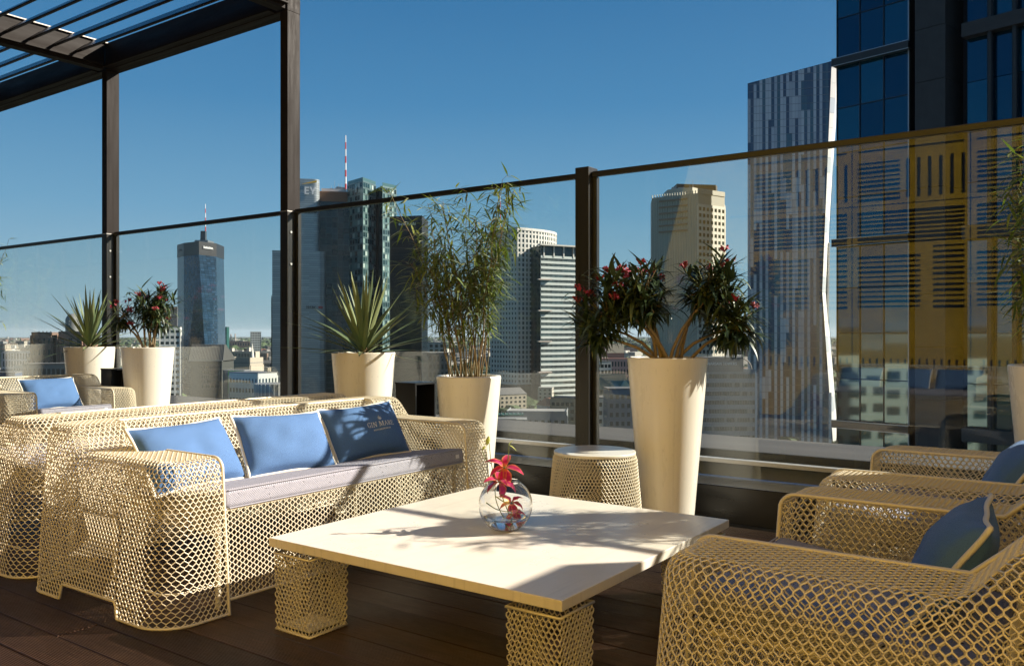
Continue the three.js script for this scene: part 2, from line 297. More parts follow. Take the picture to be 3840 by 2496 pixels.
function mast(parent, x, y, z, h, r) { const n = Math.max(5, Math.round(h / 5)); for (let k = 0; k < n; k++) part(parent, 'mast_segment', new THREE.CylinderGeometry(r * (1 - .5 * (k + 1) / n), r * (1 - .5 * k / n), h / n, 6), k & 1 ? mastWhite : mastRed, x, y + (k + .5) * h / n, z); }
function roofClutter(parent, x0, x1, z0, z1, y, n, s = 1) { for (let k = 0; k < n; k++) { const w = rr(1, 4) * s, h = rr(.8, 2.6) * s; box(parent, 'roof_unit', steel, rr(x0, x1), y + h / 2, rr(z0, z1), w, h, rr(1, 3) * s); } for (let k = 0; k < n / 2; k++) { const h = rr(3, 7) * s; part(parent, 'aerial', new THREE.CylinderGeometry(.08, .12, h, 5), steel, rr(x0, x1), y + h / 2, rr(z0, z1)); } }
// curtain wall too fine to tell its panes apart: dark glass with thin mullion lines
const curtain = (r, g, b, seedN) => tex(512, (u, v, i, j) => { const cx = (i & 31), cy = (j & 31); const k = hash2(i >> 5, j >> 5, seedN), f = .80 + .35 * k; return cx < 2 || cy < 3 ? [r * .55, g * .55, b * .55] : [r * f, g * f, b * f]; }, true, .02);

// faceted office tower with a black crown and a mast
{
  const g = tower('faceted_tower', 'faceted blue glass tower with black crown and red white mast', -318.5, 860);
  const foot = [[-29.1, -20], [-15.4, -2], [15.2, 15], [19, -6], [16, -38], [-24, -42]], head = [[-29.1, -20], [-15.4, -2], [6.3, 15], [16.1, -6], [13, -38], [-24, -42]];
  const T = curtain(.30, .40, .47, 41); T.repeat.set(.026, .026);
  part(g, 'glass_shaft', prism(foot, 0, 141, head), mat(.45, .55, .65, .10, { map: T, metalness: .5 }));
  const grow = (p, k) => p.map(([x, z]) => [x * k, z * k]);
  const crown = part(g, 'crown', prism(grow(head, 1.015), 141, 154.5), mat(.02, .02, .022, .4));
  part(g, 'roof_block', prism([[-6, -24], [7.5, -24], [7.5, -6], [-6, -6]], 154.5, 158), steel);
  part(g, 'roof_fin', prism([[-2.5, -16], [2.8, -16], [2.8, -12], [-2.5, -12]], 158, 168, [[-2.0, -16], [2.8, -16], [2.8, -12], [-2.0, -12]]), mat(.05, .06, .07, .4));
  mast(g, 2.2, 168, -14, 28, .55);
  const ang = Math.atan2(21, 9.8), white = mat(.8, .8, .8, .5);
  const a = part(crown, 'sign', lettering('Deloitte.', 'sans_bold', 13, .4), white, 12, 149, 5.2); a.rotation.y = ang;
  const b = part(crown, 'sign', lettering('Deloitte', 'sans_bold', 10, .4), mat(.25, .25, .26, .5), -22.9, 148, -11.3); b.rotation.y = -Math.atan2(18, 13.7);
  roofClutter(g, -22, 12, -32, -10, 154.5, 7, .7);
}
// stepped office complex with the brown louvred top
{
  const D = 600, g = tower('stepped_glass_tower', 'stepped glass tower with rounded pale wing, brown louvred top and mast', -115, D, .22);
  const k = D / 1971, X = (px) => (px - 812) * k, Y = (py) => (776 - py) * k + 63;
  const paleT = tex(256, (u, v, i, j) => { const c = (j % 16) < 2 ? .42 : .60 + .08 * hash2(i >> 6, j >> 4, 3); return [c * .92, c * .98, c]; }, true, .04);
  const pale = mat(1, 1, 1, .3, { map: paleT, metalness: .35 });
  const arc = (x0, x1, z0, z1, R) => { const p = [[x0, z1], [x0, z0 + 0]]; for (let i = 0; i <= 8; i++) { const a = i / 8 * Math.PI / 2; p.push([x1 - R + R * Math.sin(a), z0 + R - R * Math.cos(a)]); } p.push([x1, z1]); return p.map(([x, z]) => [x, -z]); };
  const wing = part(g, 'pale_wing', prism(arc(X(660), X(743.8), -6, 30, 4), Y(590), Y(424.8)), pale);
  part(g, 'pale_wing', prism(arc(X(640), X(758), -9, 30, 5), 6, Y(590)), pale);
  const sign = mat(.82, .82, .80, .5), dk = mat(.03, .03, .04, .5);
  const sEY = part(wing, 'sign', lettering('EY', 'sans_bold', 7.6, .8), sign, X(723), Y(452), 6.4);
  part(wing, 'sign_beam', prism([[X(703), 6.1], [X(737), 6.1], [X(737), 6.8], [X(703), 6.8]].map((p) => p), 0, 1), mat(.75, .45, .02, .5)).geometry = (() => { const s = new THREE.Shape([[0, 0], [10.2, 1.6], [10.2, 2.9]].map((p) => new THREE.Vector2(...p))); const e = new THREE.ExtrudeGeometry(s, { depth: .5, bevelEnabled: false }); e.translate(X(704), Y(437.5), 6.2); return e; })();
  part(wing, 'sign', lettering('KGHM', 'sans_bold', 8.2, .4), dk, X(725), Y(500), 6.3);
  part(g, 'sign', lettering('HSBC', 'serif_bold', 6.8, .4), dk, X(725.5), Y(717.5), 9.3);
  const hex = new THREE.Shape([[-2.2, 0], [-1, .95], [1, .95], [2.2, 0], [1, -.95], [-1, -.95]].map((p) => new THREE.Vector2(...p)));
  part(g, 'sign', new THREE.ExtrudeGeometry(hex, { depth: .4, bevelEnabled: false }), mat(.30, .05, .05, .5), X(745.5), Y(717.5), 8.6);
  // dark recess between the wings
  part(g, 'dark_core', prism([[X(741), -4], [X(846), -4], [X(846), -30], [X(741), -30]], 4, Y(470)), glassDark[0]);
  const bud = { left: 120 };
  gridFace(g, { x: X(745), y: 20, z: -4, w: X(812) - X(745), h: Y(480) - 20, cols: 5, rows: 34, pier: .5, band: .7, proud: .3, wallMat: mat(.02, .045, .05, .3, { metalness: .4 }), panes: glassDark, budget: bud });
  // brown louvred plant floor
  const lv = part(g, 'louvred_top', prism([[X(744), -6], [X(812), -6], [X(812), -28], [X(744), -28]], Y(470), Y(445)), mat(.20, .105, .055, .6));
  for (let i = 0; i < 9; i++) box(lv, 'louvre', mat(.26, .14, .08, .55), X(778), Y(468) + i * .78, -5.8, X(812) - X(744), .3, .4);
  part(g, 'white_upstand', prism([[X(748), -9], [X(806), -9], [X(806), -26], [X(748), -26]], Y(445), Y(437)), mat(.5, .5, .5, .5));
  // glass tower on the right: a dim left flank, a bright right flank, a slot and a slim wing
  const c0 = [X(840), 14], cL = [X(808), -6], cR = [X(872), -2], cB = [X(846), -40];
  part(g, 'glass_shaft', prism([c0, cR, [X(872), -34], cB, cL].map((p) => p), 4, Y(428)), glassTeal[2]);
  part(g, 'glass_shaft', prism([[X(886), 8], [X(920), -2], [X(920), -30], [X(872), -30], [X(872), -8]], 4, Y(435)), glassTeal[2]);
  const frameMat = mat(.10, .16, .165, .35, { metalness: .4 }), litPanes = [glassPale[2], glassPale[1], glassTeal[2], glassPale[0], glassDark[1], glassTeal[0]];
  gridFace(g, { x: cL[0], y: 4, z: cL[1], ux: c0[0] - cL[0], uz: c0[1] - cL[1], w: Math.hypot(c0[0] - cL[0], c0[1] - cL[1]), h: Y(430) - 4, cols: 6, rows: 38, pier: .45, band: 1.2, proud: .3, wallMat: frameMat, panes: litPanes, budget: { left: 0 } });
  gridFace(g, { x: c0[0], y: 4, z: c0[1], ux: cR[0] - c0[0], uz: cR[1] - c0[1], w: Math.hypot(cR[0] - c0[0], cR[1] - c0[1]), h: Y(430) - 4, cols: 6, rows: 38, pier: .45, band: 1.2, proud: .3, wallMat: frameMat, panes: litPanes, budget: { left: 220 } });
  gridFace(g, { x: X(886), y: 4, z: 8, ux: X(920) - X(886), uz: -10, w: Math.hypot(X(920) - X(886), 10), h: Y(437) - 4, cols: 6, rows: 38, pier: .45, band: 1.2, proud: .3, wallMat: frameMat, panes: litPanes, budget: { left: 220 } });
  for (const [xa, za, xb, zb, yy] of [[c0[0], c0[1], cR[0], cR[1], Y(428)], [cL[0], cL[1], c0[0], c0[1], Y(428)], [X(886), 8, X(920), -2, Y(435)]]) { const L = Math.hypot(xb - xa, zb - za); box(g, 'roof_screen', glassTeal[1], (xa + xb) / 2, yy + 1.1, (za + zb) / 2, L, 2.2, .15, Math.atan2(-(zb - za), xb - xa)); }
  const s2 = part(g, 'sign', lettering('Y', 'sans_bold', 3, .3), mat(.45, .5, .5, .5), X(826), Y(446), 6.8); s2.rotation.y = -Math.atan2(20, 9.7);
  mast(g, X(804), Y(438), -14, 40, .75); roofClutter(g, X(770), X(800), -24, -12, Y(437), 9, .9);
}
// black bank tower
{
  const D = 520, k = D / 1971, g = tower('black_bank_tower', 'slim black tower with white bank lettering on its crown', -62, D), X = (px) => (px - 955) * k, Y = (py) => (776 - py) * k + 63;
  const core = part(g, 'shaft', prism([[X(905), -3], [X(981), 2], [X(985), -24], [X(905), -28]], 0, Y(505)), mat(.008, .014, .02, .12, { metalness: .4 }));
  part(g, 'crown', prism([[X(904), -2.6], [X(981.5), 2.5], [X(985.5), -24.4], [X(904), -28.4]], Y(545), Y(504)), mat(.012, .012, .014, .5));
  const fins = []; const ang = Math.atan2(-5, X(981) - X(905)); for (let i = 0; i <= 30; i++) { const t = i / 30; fins.push(boxGeo(X(905) + t * (X(981) - X(905)), Y(510) / 2, -3 + 5 * t + .35, .16, Y(510), .6, ang)); }
  part(g, 'facade_fins', mergeGeometries(fins), mat(.03, .035, .04, .4, { metalness: .4 })).userData.kind = 'stuff';
  const w = mat(.8, .8, .8, .5), a = part(g, 'sign', lettering('Bank Polski', 'sans_bold', 11, .3), w, X(947), Y(523), 1.2); a.rotation.y = ang;
  for (let r = 0; r < 30; r++) box(g, 'floor_line', mat(.015, .02, .024, .4), X(943), 6 + r * 3.9, -.35, X(981) - X(905) - .4, .5, .3, ang);
}
// white grid hotel tower with the banded slab in front
{
  const D = 760, k = D / 1971, g = tower('white_grid_tower', 'white grid hotel tower with curved crown and banded slab in front', 8, D, .50), X = (px) => (px - 1210) * k * 1.08, Y = (py) => (776 - py) * k + 63;
  const stone = mat(.74, .70, .64, .7, { map: grime }), topY = Y(535);
  const c = [X(1193), 6], l = [-15, -29];
  const curve = []; for (let i = 0; i <= 14; i++) { const t = i / 14, a = t * Math.PI * .62; curve.push([X(1193) + (X(1322) - X(1193)) * Math.sin(a) / Math.sin(Math.PI * .62) * 1.0, 6 - 46 * (1 - Math.cos(a)) / (1 - Math.cos(Math.PI * .62))]); }
  part(g, 'shaft', prism([...curve, [X(1322), -60], l], 0, topY - 2), glassDark[1]);
  const H = topY - 18, hue = [glassDark[0], glassDark[1], glassTeal[2], glassDark[2]];
  gridFace(g, { x: l[0], y: 18, z: l[1], ux: c[0] - l[0], uz: c[1] - l[1], w: Math.hypot(c[0] - l[0], c[1] - l[1]), h: H, cols: 9, rows: 32, pier: 2.0, band: 2.1, proud: .5, wallMat: stone, panes: hue, budget: { left: 280 } });
  for (let i = 0; i < 14; i++) {                      // the sunlit face bends away in facets; only the first facets reach the ground beside the slab
    const [xa, za] = curve[i], [xb, zb] = curve[i + 1], L = Math.hypot(xb - xa, zb - za), low = i < 3 ? 18 : topY - 40, rows = i < 3 ? 32 : 8;
    const cols = L > 7 ? 2 : 2; gridFace(g, { x: xa, y: low, z: za, ux: xb - xa, uz: zb - za, w: L, h: topY - low, cols, rows: Math.round((topY - low) / (H / 32)), pier: L * .24, band: 1.5, proud: .45, wallMat: stone, panes: [glassTeal[2], glassDark[1], glassTeal[0]], budget: { left: i < 3 ? 60 : 16 } });
  }
  part(g, 'crown_band', prism(curve.map(([x, z]) => [x * 1.004, z + .8]).concat([[X(1322), -60], [l[0], l[1] + 1]]), topY - 1.6, topY), stone);
  const sx0 = X(1228), sx1 = X(1366), sz = 22, st = Y(577), sb = Y(921);
  part(g, 'slab', prism([[sx0, sz], [sx1, sz], [sx1, -14], [sx0, -14]], sb - 7, st), glassDark[1]);
  const rowsN = 26, ch = (Y(602) - sb) / rowsN, ang = 0, bandMat = mat(.72, .77, .73, .5, { map: grime }), W = sx1 - sx0;
  for (let j = 0; j <= rowsN; j++) { const y = sb + j * ch; box(g, 'spandrel', bandMat, (sx0 + sx1) / 2, y, sz + .3, W, ch * .46, .7, ang); if (j < rowsN) for (let q = 0; q < 5; q++) box(g, 'window_band', [glassDark[0], glassTeal[2], glassDark[2], glassTeal[0], glassDark[1]][(j * 3 + q * 2 + (q > 2 ? 1 : 0)) % 5], sx0 + (q + .5) * W / 5, y + ch / 2, sz + .05, W / 5 - .05, ch * .56, .2, ang); }
  const mull = []; for (let i = 0; i <= 44; i++) mull.push(boxGeo(sx0 + i * W / 44, (Y(602) + sb) / 2, sz + .2, .22, Y(602) - sb, .2, ang)); part(g, 'mullions', mergeGeometries(mull), mat(.35, .4, .39, .4)).userData.kind = 'stuff';
  box(g, 'terrace_slab', stone, (sx0 + sx1) / 2 - 1, st + .6, sz + 2, W + 4, 1.2, 5, ang); for (let q = 0; q < 6; q++) box(g, 'terrace_column', stone, sx0 + 3 + q * W / 5.6, (st + Y(602)) / 2, sz + .6, 1.2, st - Y(602), .9, ang);
  for (const y of [674, 745, 815, 885]) box(g, 'canopy', mat(.45, .38, .34, .6), sx0 + 3, Y(y - 20), sz + 1.8, 14, .9, 3, ang);
  for (let q = 0; q < 6; q++) box(g, 'podium_column', stone, sx0 + 3 + q * W / 5.6, sb - 3.6, sz + .8, 1.6, 7, 1.2, ang);
  part(g, 'podium', prism([[X(1190), 27], [sx1 + 4, 27], [sx1 + 4, -20], [X(1190), -20]], 0, sb - 7), stone);
  mast(g, X(1185), topY, -20, 32, .5); roofClutter(g, X(1210), X(1290), -34, -14, topY, 10, 1.1);
}
// pale hotel tower with a dark fin behind it
{
  const D = 460, k = D / 1971, g = tower('pale_hotel_tower', 'pale gridded hotel tower backed by a dark blank fin', 100, D), X = (px) => (px - 1627) * k, Y = (py) => (776 - py) * k + 63;
  const wall = mat(.56, .52, .42, .65, { map: grime }), T = Y(447);
  const a = [X(1534), -13], c = [X(1627.5), 4], b = [X(1703), -9];
  part(g, 'shaft', prism([a, c, b, [X(1700), -34], [X(1545), -34]], 0, T - 1.5), mat(.50, .47, .38, .6, { map: grime }));
  gridFace(g, { x: c[0], y: 16, z: c[1], ux: b[0] - c[0], uz: b[1] - c[1], w: Math.hypot(b[0] - c[0], b[1] - c[1]), h: T - 24, cols: 7, rows: 33, pier: 1.1, band: 1.6, proud: .3, wallMat: mat(.66, .62, .52, .6), panes: [glassTeal[0], glassTeal[2], glassDark[1]], budget: { left: 231 } });
  const L = Math.hypot(c[0] - a[0], c[1] - a[1]), an = Math.atan2(-(c[1] - a[1]), c[0] - a[0]);
  for (let i = 0; i <= 18; i++) { const t = i / 18; box(g, 'pier', wall, a[0] + t * (c[0] - a[0]), T / 2, a[1] + t * (c[1] - a[1]) + .1, .35, T, .5, an); }
  for (let j = 0; j < 6; j++) box(g, 'floor_band', mat(.30, .20, .12, .6), (a[0] + c[0]) / 2 - 1, T - 4 - j * 3.4, (a[1] + c[1]) / 2 + .12, L * .62, .9, .4, an);
  box(g, 'parapet', wall, (c[0] + b[0]) / 2, T - .2, (c[1] + b[1]) / 2, Math.hypot(b[0] - c[0], b[1] - c[1]), 2.6, .6, Math.atan2(-(b[1] - c[1]), b[0] - c[0]));
  part(g, 'roof_house', prism([[X(1570), -12], [X(1622), -4], [X(1650), -10], [X(1650), -26], [X(1570), -26]], T - 1.5, T + 3), wall);
  const fin = part(g, 'dark_fin', prism([[X(1612), -36], [X(1714), -40], [X(1722), -44], [X(1722), -60], [X(1612), -60]], 0, Y(419) + 4), mat(.06, .05, .035, .5));
  part(g, 'side_strip', prism([[X(1706), -12], [X(1719), -22], [X(1719), -36], [X(1706), -36]], 0, Y(468)), mat(.48, .45, .38, .6));
  roofClutter(g, X(1575), X(1640), -22, -10, T + 3, 6, .8);
}
// tall tower with random white and blue strips and a slanting bright edge
{
  const D = 420, k = D / 1971, g = tower('striped_sail_tower', 'tall tower of random white and blue strips with bright slanting edge', 139, D), X = (px) => (px - 1842) * k, Y = (py) => (776 - py) * k + 63;
  const h0 = Y(182), h1 = Y(144);
  const xl = X(1751), W = X(1933) - xl;
  const edge = (y) => { const yk = Y(680); return y > yk ? X(1911) + (X(1933) - X(1911)) * (y - yk) / (h1 - yk) : X(1911) + (X(1936) - X(1911)) * (yk - y) / (yk - Y(1030)); };   // right border of the face at height y
  const roof = (x) => h0 + (h1 - h0) * (x - xl) / W;
  const zf = (x) => -10 + 10 * (x - xl) / W;
  // wall slab with the sloped roof and the bent right border
  const sh = new THREE.Shape(); sh.moveTo(xl, 0); sh.lineTo(edge(0), 0); for (let y = 0; y <= h1; y += 8) sh.lineTo(edge(y), y); sh.lineTo(X(1933), h1); sh.lineTo(xl, h0);
  const wg = new THREE.ExtrudeGeometry(sh, { depth: 24, bevelEnabled: false }); wg.translate(0, 0, -24);
  const p = wg.attributes.position; for (let i = 0; i < p.count; i++) { const back = -p.getZ(i); p.setZ(i, p.getZ(i) + zf(p.getX(i))); p.setX(i, p.getX(i) + back * .5); } wg.computeVertexNormals();
  part(g, 'glass_shaft', wg, mat(.02, .045, .09, .10, { metalness: .4 }));
  const white = [mat(.40, .42, .47, .4, { metalness: .2 }), mat(.34, .36, .41, .4, { metalness: .2 }), mat(.45, .47, .51, .45, { metalness: .2 })], blue = [mat(.035, .065, .12, .12, { metalness: .3 }), mat(.045, .085, .14, .12, { metalness: .3 }), mat(.06, .12, .16, .12, { metalness: .3 })];
  const cols = 28, cw = W / cols, ang = Math.atan2(-10, W);
  for (let i = 0; i < cols; i++) {
    const x = xl + (i + .5) * cw; let y = 4, on = (i * 5) % 9 < 4; const own = on;
    while (y < roof(x) - .5) {
      const len = 3.7 * (3 + Math.floor(rnd() * 6)), y1 = Math.min(y + len, roof(x) - .3); const e = edge((y + y1) / 2);
      if (x + cw / 2 < e + .2 && y1 > y) box(g, on ? 'white_strip' : 'window_strip', on ? white[Math.floor(rnd() * 3)] : blue[Math.floor(rnd() * 3)], x, (y + y1) / 2, zf(x) + (on ? .12 : .06), cw - .03, y1 - y - .02, on ? .4 : .24, ang);
      y = y1; on = rnd() < .82 ? own : !own;
    }
  }
  const lines = []; for (let j = 1; j * 3.7 < h1 - 3; j++) { const y = j * 3.7, e = Math.min(edge(y), y > h0 ? X(1933) : 1e9), x0 = y > h0 ? xl + (y - h0) / (h1 - h0) * W : xl; if (e > x0) lines.push(boxGeo((x0 + e) / 2, y, zf((x0 + e) / 2) + .26, e - x0, .22, .16, ang)); } part(g, 'floor_lines', mergeGeometries(lines), mat(.10, .12, .15, .4)).userData.kind = 'stuff';
  // the bright edge: a folded ribbon of pale glass that turns with the border
  const bright = mat(.78, .76, .72, .4), pane = mat(.62, .65, .68, .3, { metalness: .2 });
  let y = 2, n = 0; while (y < h1 - 1) { const y1 = Math.min(y + 7.4, h1), e0 = edge(y), e1 = edge(y1), wt = (yy) => 1.7 + 1.6 * smooth((yy - Y(520)) / (h1 - Y(520))) + .5 * smooth((Y(700) - yy) / 60); const w0 = wt(y), w1 = wt(y1);
    const q = part(g, 'edge_panel', prism([[e0, .3], [e0 + w0, -1.2], [e0 + w0 + 8, -20], [e0 + 8, -20]], y, y1 - .12, [[e1, .3], [e1 + w1, -1.2], [e1 + w1 + 8, -20], [e1 + 8, -20]]), n % 4 === 3 ? pane : bright); y = y1; n++; }
  part(g, 'rear_wing', prism([[X(1934), -14], [X(1960), -26], [X(1960), -50], [X(1934), -50]], 0, Y(150)), mat(.03, .05, .07, .15, { metalness: .4 }));
  part(g, 'edge_blade', prism([[X(1936), -11], [X(1941), -11], [X(1941), -14], [X(1936), -14]], Y(1030), Y(560), [[X(1946), -11], [X(1949), -11], [X(1949), -14], [X(1946), -14]]), bright);
}
// dark office tower close by
{
  const g = thing('dark_near_tower', 'dark office tower close by with blue glass bays and black columns', 'building', onCity(26.9, 70), HEADING + Math.atan2(-.747, .665));
  // local x runs along the face towards the viewer's right, local z points out of the face
  const gl = (r, gg, b) => mat(r, gg, b, .03, { metalness: .75 });
  const bays = [gl(.010, .066, .115), gl(.008, .054, .10), gl(.013, .088, .14)], low = [gl(.09, .125, .125), gl(.10, .135, .13), gl(.08, .115, .12)];
  const frame = mat(.012, .013, .016, .5), stone = mat(.035, .037, .04, .7, { map: grime }), alu = mat(.35, .37, .4, .4, { metalness: .6 });
  part(g, 'core', boxGeo(11, 70, -8, 22, 140, 11), frame); box(g, 'pier', frame, 2.95, 70, -1.3, 5.8, 140, 2.4); box(g, 'pier', frame, 15.9, 70, -1.5, 11.4, 140, 2.4);
  const fl = 3.7;   // slabs every four floors
  for (let j = 0; j < 34; j++) {
    const y = 3.79 + j * fl; const slab = (j + 2) % 4 === 0;
    for (let i = 0; i < 3; i++) box(g, 'window_pane', (y < 60 ? low : bays)[(i * 2 + j) % 3], .98 + i * 1.94, y + fl / 2 + .02, 0, 1.88, fl - .06, .12).rotation.set(rr(-.008, .008), rr(-.014, .014), 0);   // no two panes hang quite true
    box(g, 'transom', frame, 2.91, y, .03, 5.84, .07, .2);
    if (slab) { box(g, 'floor_slab', frame, 2.95, y, .30, 6.2, .55, .9); box(g, 'slab_trim', alu, 2.95, y + .30, .72, 6.24, .05, .08); box(g, 'slab_trim', alu, 2.95, y - .30, .72, 6.24, .04, .08); }
    for (let i = 0; i < 7; i++) box(g, 'window_pane', (y < 60 ? low : bays)[(i + j) % 3], 10.8 + i * 1.62, y + fl / 2, -.2, 1.56, fl - .05, .12).rotation.set(rr(-.008, .008), rr(-.014, .014), 0);
    if (slab) box(g, 'beam', stone, 15.4, y, .2, 11, 1.0, 1.0);
  }
  for (let i = 0; i <= 3; i++) box(g, 'mullion', i === 3 ? alu : frame, .01 + i * 1.94, 70, .05, .07, 140, .2);
  for (let i = 0; i < 7; i++) { const m = part(g, 'fin', new RoundedBoxGeometry(.34, 140, .5, 2, .15), frame, 11.7 + i * 1.62, 70, .25); }
  for (let j = 0; j < 35; j++) box(g, 'column_stone', stone, 7.75, 2 + j * 4 + 1.98, -.8, 2.2, 3.96, 3.4);
}
// grey slab with the sign band on its roof
{
  const D = 330, k = D / 1971, g = tower('grey_band_block', 'grey banded office block carrying a roof sign above the ledge', 84, D), X = (px) => (px - 1690) * k, Y = (py) => (776 - py) * k + 63;
  const grey = mat(.20, .23, .26, .6, { map: grime });
  part(g, 'shaft', prism([[X(1570), 0], [X(1753), 0], [X(1758), -14], [X(1570), -14]], 0, Y(866)), glassDark[0]);
  gridFace(g, { x: X(1600), y: Y(1090), z: 0, w: X(1753) - X(1600), h: Y(866) - Y(1090), cols: 26, rows: 11, pier: .12, band: 1.75, proud: .3, wallMat: mat(.1, .11, .12, .5), bandMat: grey, panes: [glassDark[0], glassTeal[2], glassDark[1], mat(.16, .15, .13, .4), glassDark[0]], budget: { left: 286 } });
  part(g, 'sign_band', prism([[X(1590), .5], [X(1726), .5], [X(1726), -12], [X(1590), -12]], Y(866), Y(832)), mat(.08, .085, .09, .6));
  part(g, 'sign', lettering('WARSAW TOWERS', 'sans_regular', X(1710) - X(1641), .3), mat(.55, .57, .58, .5), X(1675.5), Y(847), .55);
  const arcPts = []; for (let i = 0; i <= 12; i++) { const a = i / 12 * Math.PI / 2; arcPts.push(V(X(1726) + 4.6 * Math.sin(a), Y(866) + 5.2 * Math.cos(a), -4)); } part(g, 'roof_arch', new Strands().tube(arcPts, .25, 5).geo(), mat(.4, .33, .27, .6));
  box(g, 'end_wall', mat(.24, .30, .36, .6), X(1755.5), Y(960), -6, .8, Y(870) - Y(1050), 13);
}
// smaller buildings of the middle distance
const stucco = [mat(.42, .36, .27, .8, { map: grime }), mat(.50, .46, .39, .8, { map: grime }), mat(.33, .27, .20, .8, { map: grime }), mat(.46, .45, .43, .8, { map: grime }), mat(.27, .18, .13, .8, { map: grime }), mat(.20, .205, .21, .8, { map: grime })];
const roofs = [mat(.09, .088, .088, .8), mat(.20, .175, .155, .8), mat(.17, .065, .045, .8), mat(.22, .215, .205, .8)];
function block(name, label, pxc, D, w, dep, hTop, turn, o = {}) {
  const { wall = stucco[1], cols = 6, rows = 5, pier = 1.4, band = 1.4, roof = roofs[0], panes = [glassDark[0], glassDark[1]], budget = 300, side = true, group } = o;
  const g = thing(name, label, 'building', onCity((pxc - 1190) / 1971 * D, D), HEADING + turn, group), h = hTop;
  box(g, 'wall', wall, 0, h / 2, 0, w, h, dep); box(g, 'roof', roof, 0, h + .2, 0, w + .5, .4, dep + .5);
  const bud = { left: budget };
  gridFace(g, { x: -w / 2, y: 2, z: dep / 2, w, h: h - 3, cols, rows, pier, band, proud: .2, wallMat: wall, panes, budget: bud });
  if (side) { const c2 = Math.max(2, Math.round(cols * dep / w)); for (const sgn of [1, -1]) gridFace(g, { x: sgn * w / 2, y: 2, z: sgn > 0 ? dep / 2 : -dep / 2, ux: 0, uz: -sgn, w: dep, h: h - 3, cols: c2, rows, pier, band, proud: .2, wallMat: wall, panes, budget: { left: 0 } }); }
  return g;
}
const H = (py, D) => (776 - py) / 1971 * D + 63 - 0;
{
  let b = block('striped_white_block', 'white tower block with rows of black windows left of faceted tower', 396, 500, 11, 12, H(762, 500), .3, { wall: mat(.66, .65, .62, .7), cols: 4, rows: 19, pier: .9, band: 1.7 });
  box(b, 'roof_house', mat(.10, .10, .11, .6), 0, H(738, 500), -3, 7, H(715, 500) - H(762, 500), 6);
  // dark block with a seamed pitched roof
  { const D = 420, k = D / 1971, X = (px) => (px - 480) * k, Y = (py) => (776 - py) * k + 63, g = tower('pitched_roof_block', 'dark block with steep seamed metal roof below faceted tower', (480 - 1190) * k, D);
    part(g, 'wall', prism([[X(442), 0], [X(518), 2], [X(518), -16], [X(442), -16]], 0, Y(840)), mat(.07, .075, .07, .6, { map: grime }));
    const rp = new THREE.Shape([[0, 0], [-3, 10.2], [-16, 0]].map((q) => new THREE.Vector2(...q)));
    const pts = [[X(440), .8], [X(522), 2.8], [X(522), -17], [X(440), -17]], topP = [[X(432), -8], [X(510), -7], [X(510), -9], [X(432), -9]];
    const rf = part(g, 'roof', prism(pts, Y(840), Y(803), topP), mat(.10, .10, .095, .45, { metalness: .4 }));
    for (let i = 0; i <= 22; i++) { const t = i / 22, q = [V(pts[0][0] + t * (pts[1][0] - pts[0][0]), Y(840), pts[0][1] + t * (pts[1][1] - pts[0][1]) + .1), V(topP[0][0] + t * (topP[1][0] - topP[0][0]), Y(803) + .1, topP[0][1] + t * (topP[1][1] - topP[0][1]))]; part(rf, 'seam', new Strands().tube(q, .12, 4).geo(), mat(.14, .14, .13, .4, { metalness: .4 })); }
    box(g, 'gutter', mat(.3, .3, .29, .5), X(481), Y(840), 2.4, 82 * k, .35, .5, Math.atan2(-2, 82 * k));
    gridFace(g, { x: X(470), y: Y(905), z: 1.1, ux: 1, uz: .12, w: 42 * k, h: Y(850) - Y(905), cols: 9, rows: 5, pier: .5, band: 1.1, proud: .15, wallMat: mat(.05, .055, .06, .5), panes: [glassDark[2], glassDark[0]], budget: { left: 60 } }); }
  block('white_office_block', 'low white office block with small dark windows beside pergola post', 588, 330, 15, 10, H(868, 330), -.5, { wall: mat(.42, .43, .41, .7), cols: 9, rows: 12, pier: .8, band: 2.1 });
  { const g = tower('green_party_wall', 'block with bright green and violet blank end wall', (542 - 1190) / 1971 * 352, 352); const hh = H(862, 352); box(g, 'wall', stucco[5], 0, hh / 2, -4, 9, hh, 8); box(g, 'mural_green', mat(.16, .42, .06, .7), 1, hh - 5, .06, 6.5, 9.5, .12); box(g, 'mural_violet', mat(.26, .10, .26, .7), 1, hh - 12, .06, 6.5, 4.2, .12); }
  block('flat_beige_block', 'flat beige roofed block behind the green end wall', 564, 460, 17, 12, H(845, 460), -.3, { wall: mat(.40, .35, .28, .7), cols: 8, rows: 3, pier: 1.2, band: 8, roof: roofs[3] });
  { const g = tower('round_low_hall', 'low curved hall with pale lattice front beside pergola post', (628 - 1190) / 1971 * 300, 300); const hh = H(895, 300); part(g, 'drum', new THREE.CylinderGeometry(7, 7, hh, 32), stucco[5], 0, hh / 2, -6); for (let i = 0; i < 28; i++) { const a = i / 28 * 2 * Math.PI; box(g, 'rib', mat(.4, .38, .33, .7), 7.1 * Math.sin(a), hh / 2, -6 + 7.1 * Math.cos(a), .35, hh, .35, a); } }
  block('dark_teal_tower', 'dark teal tower half hidden behind the tall pergola post', 668, 640, 21, 16, H(692, 640), .1, { wall: mat(.02, .05, .05, .4), cols: 10, rows: 28, pier: .4, band: .8, panes: glassDark, budget: 280 });
  block('taller_teal_tower', 'taller teal tower rising behind the pergola post', 684, 700, 17, 16, H(655, 700), .1, { wall: mat(.03, .08, .09, .4), cols: 8, rows: 30, pier: .4, band: .8, panes: [glassTeal[2], glassDark[1]], budget: 240 });
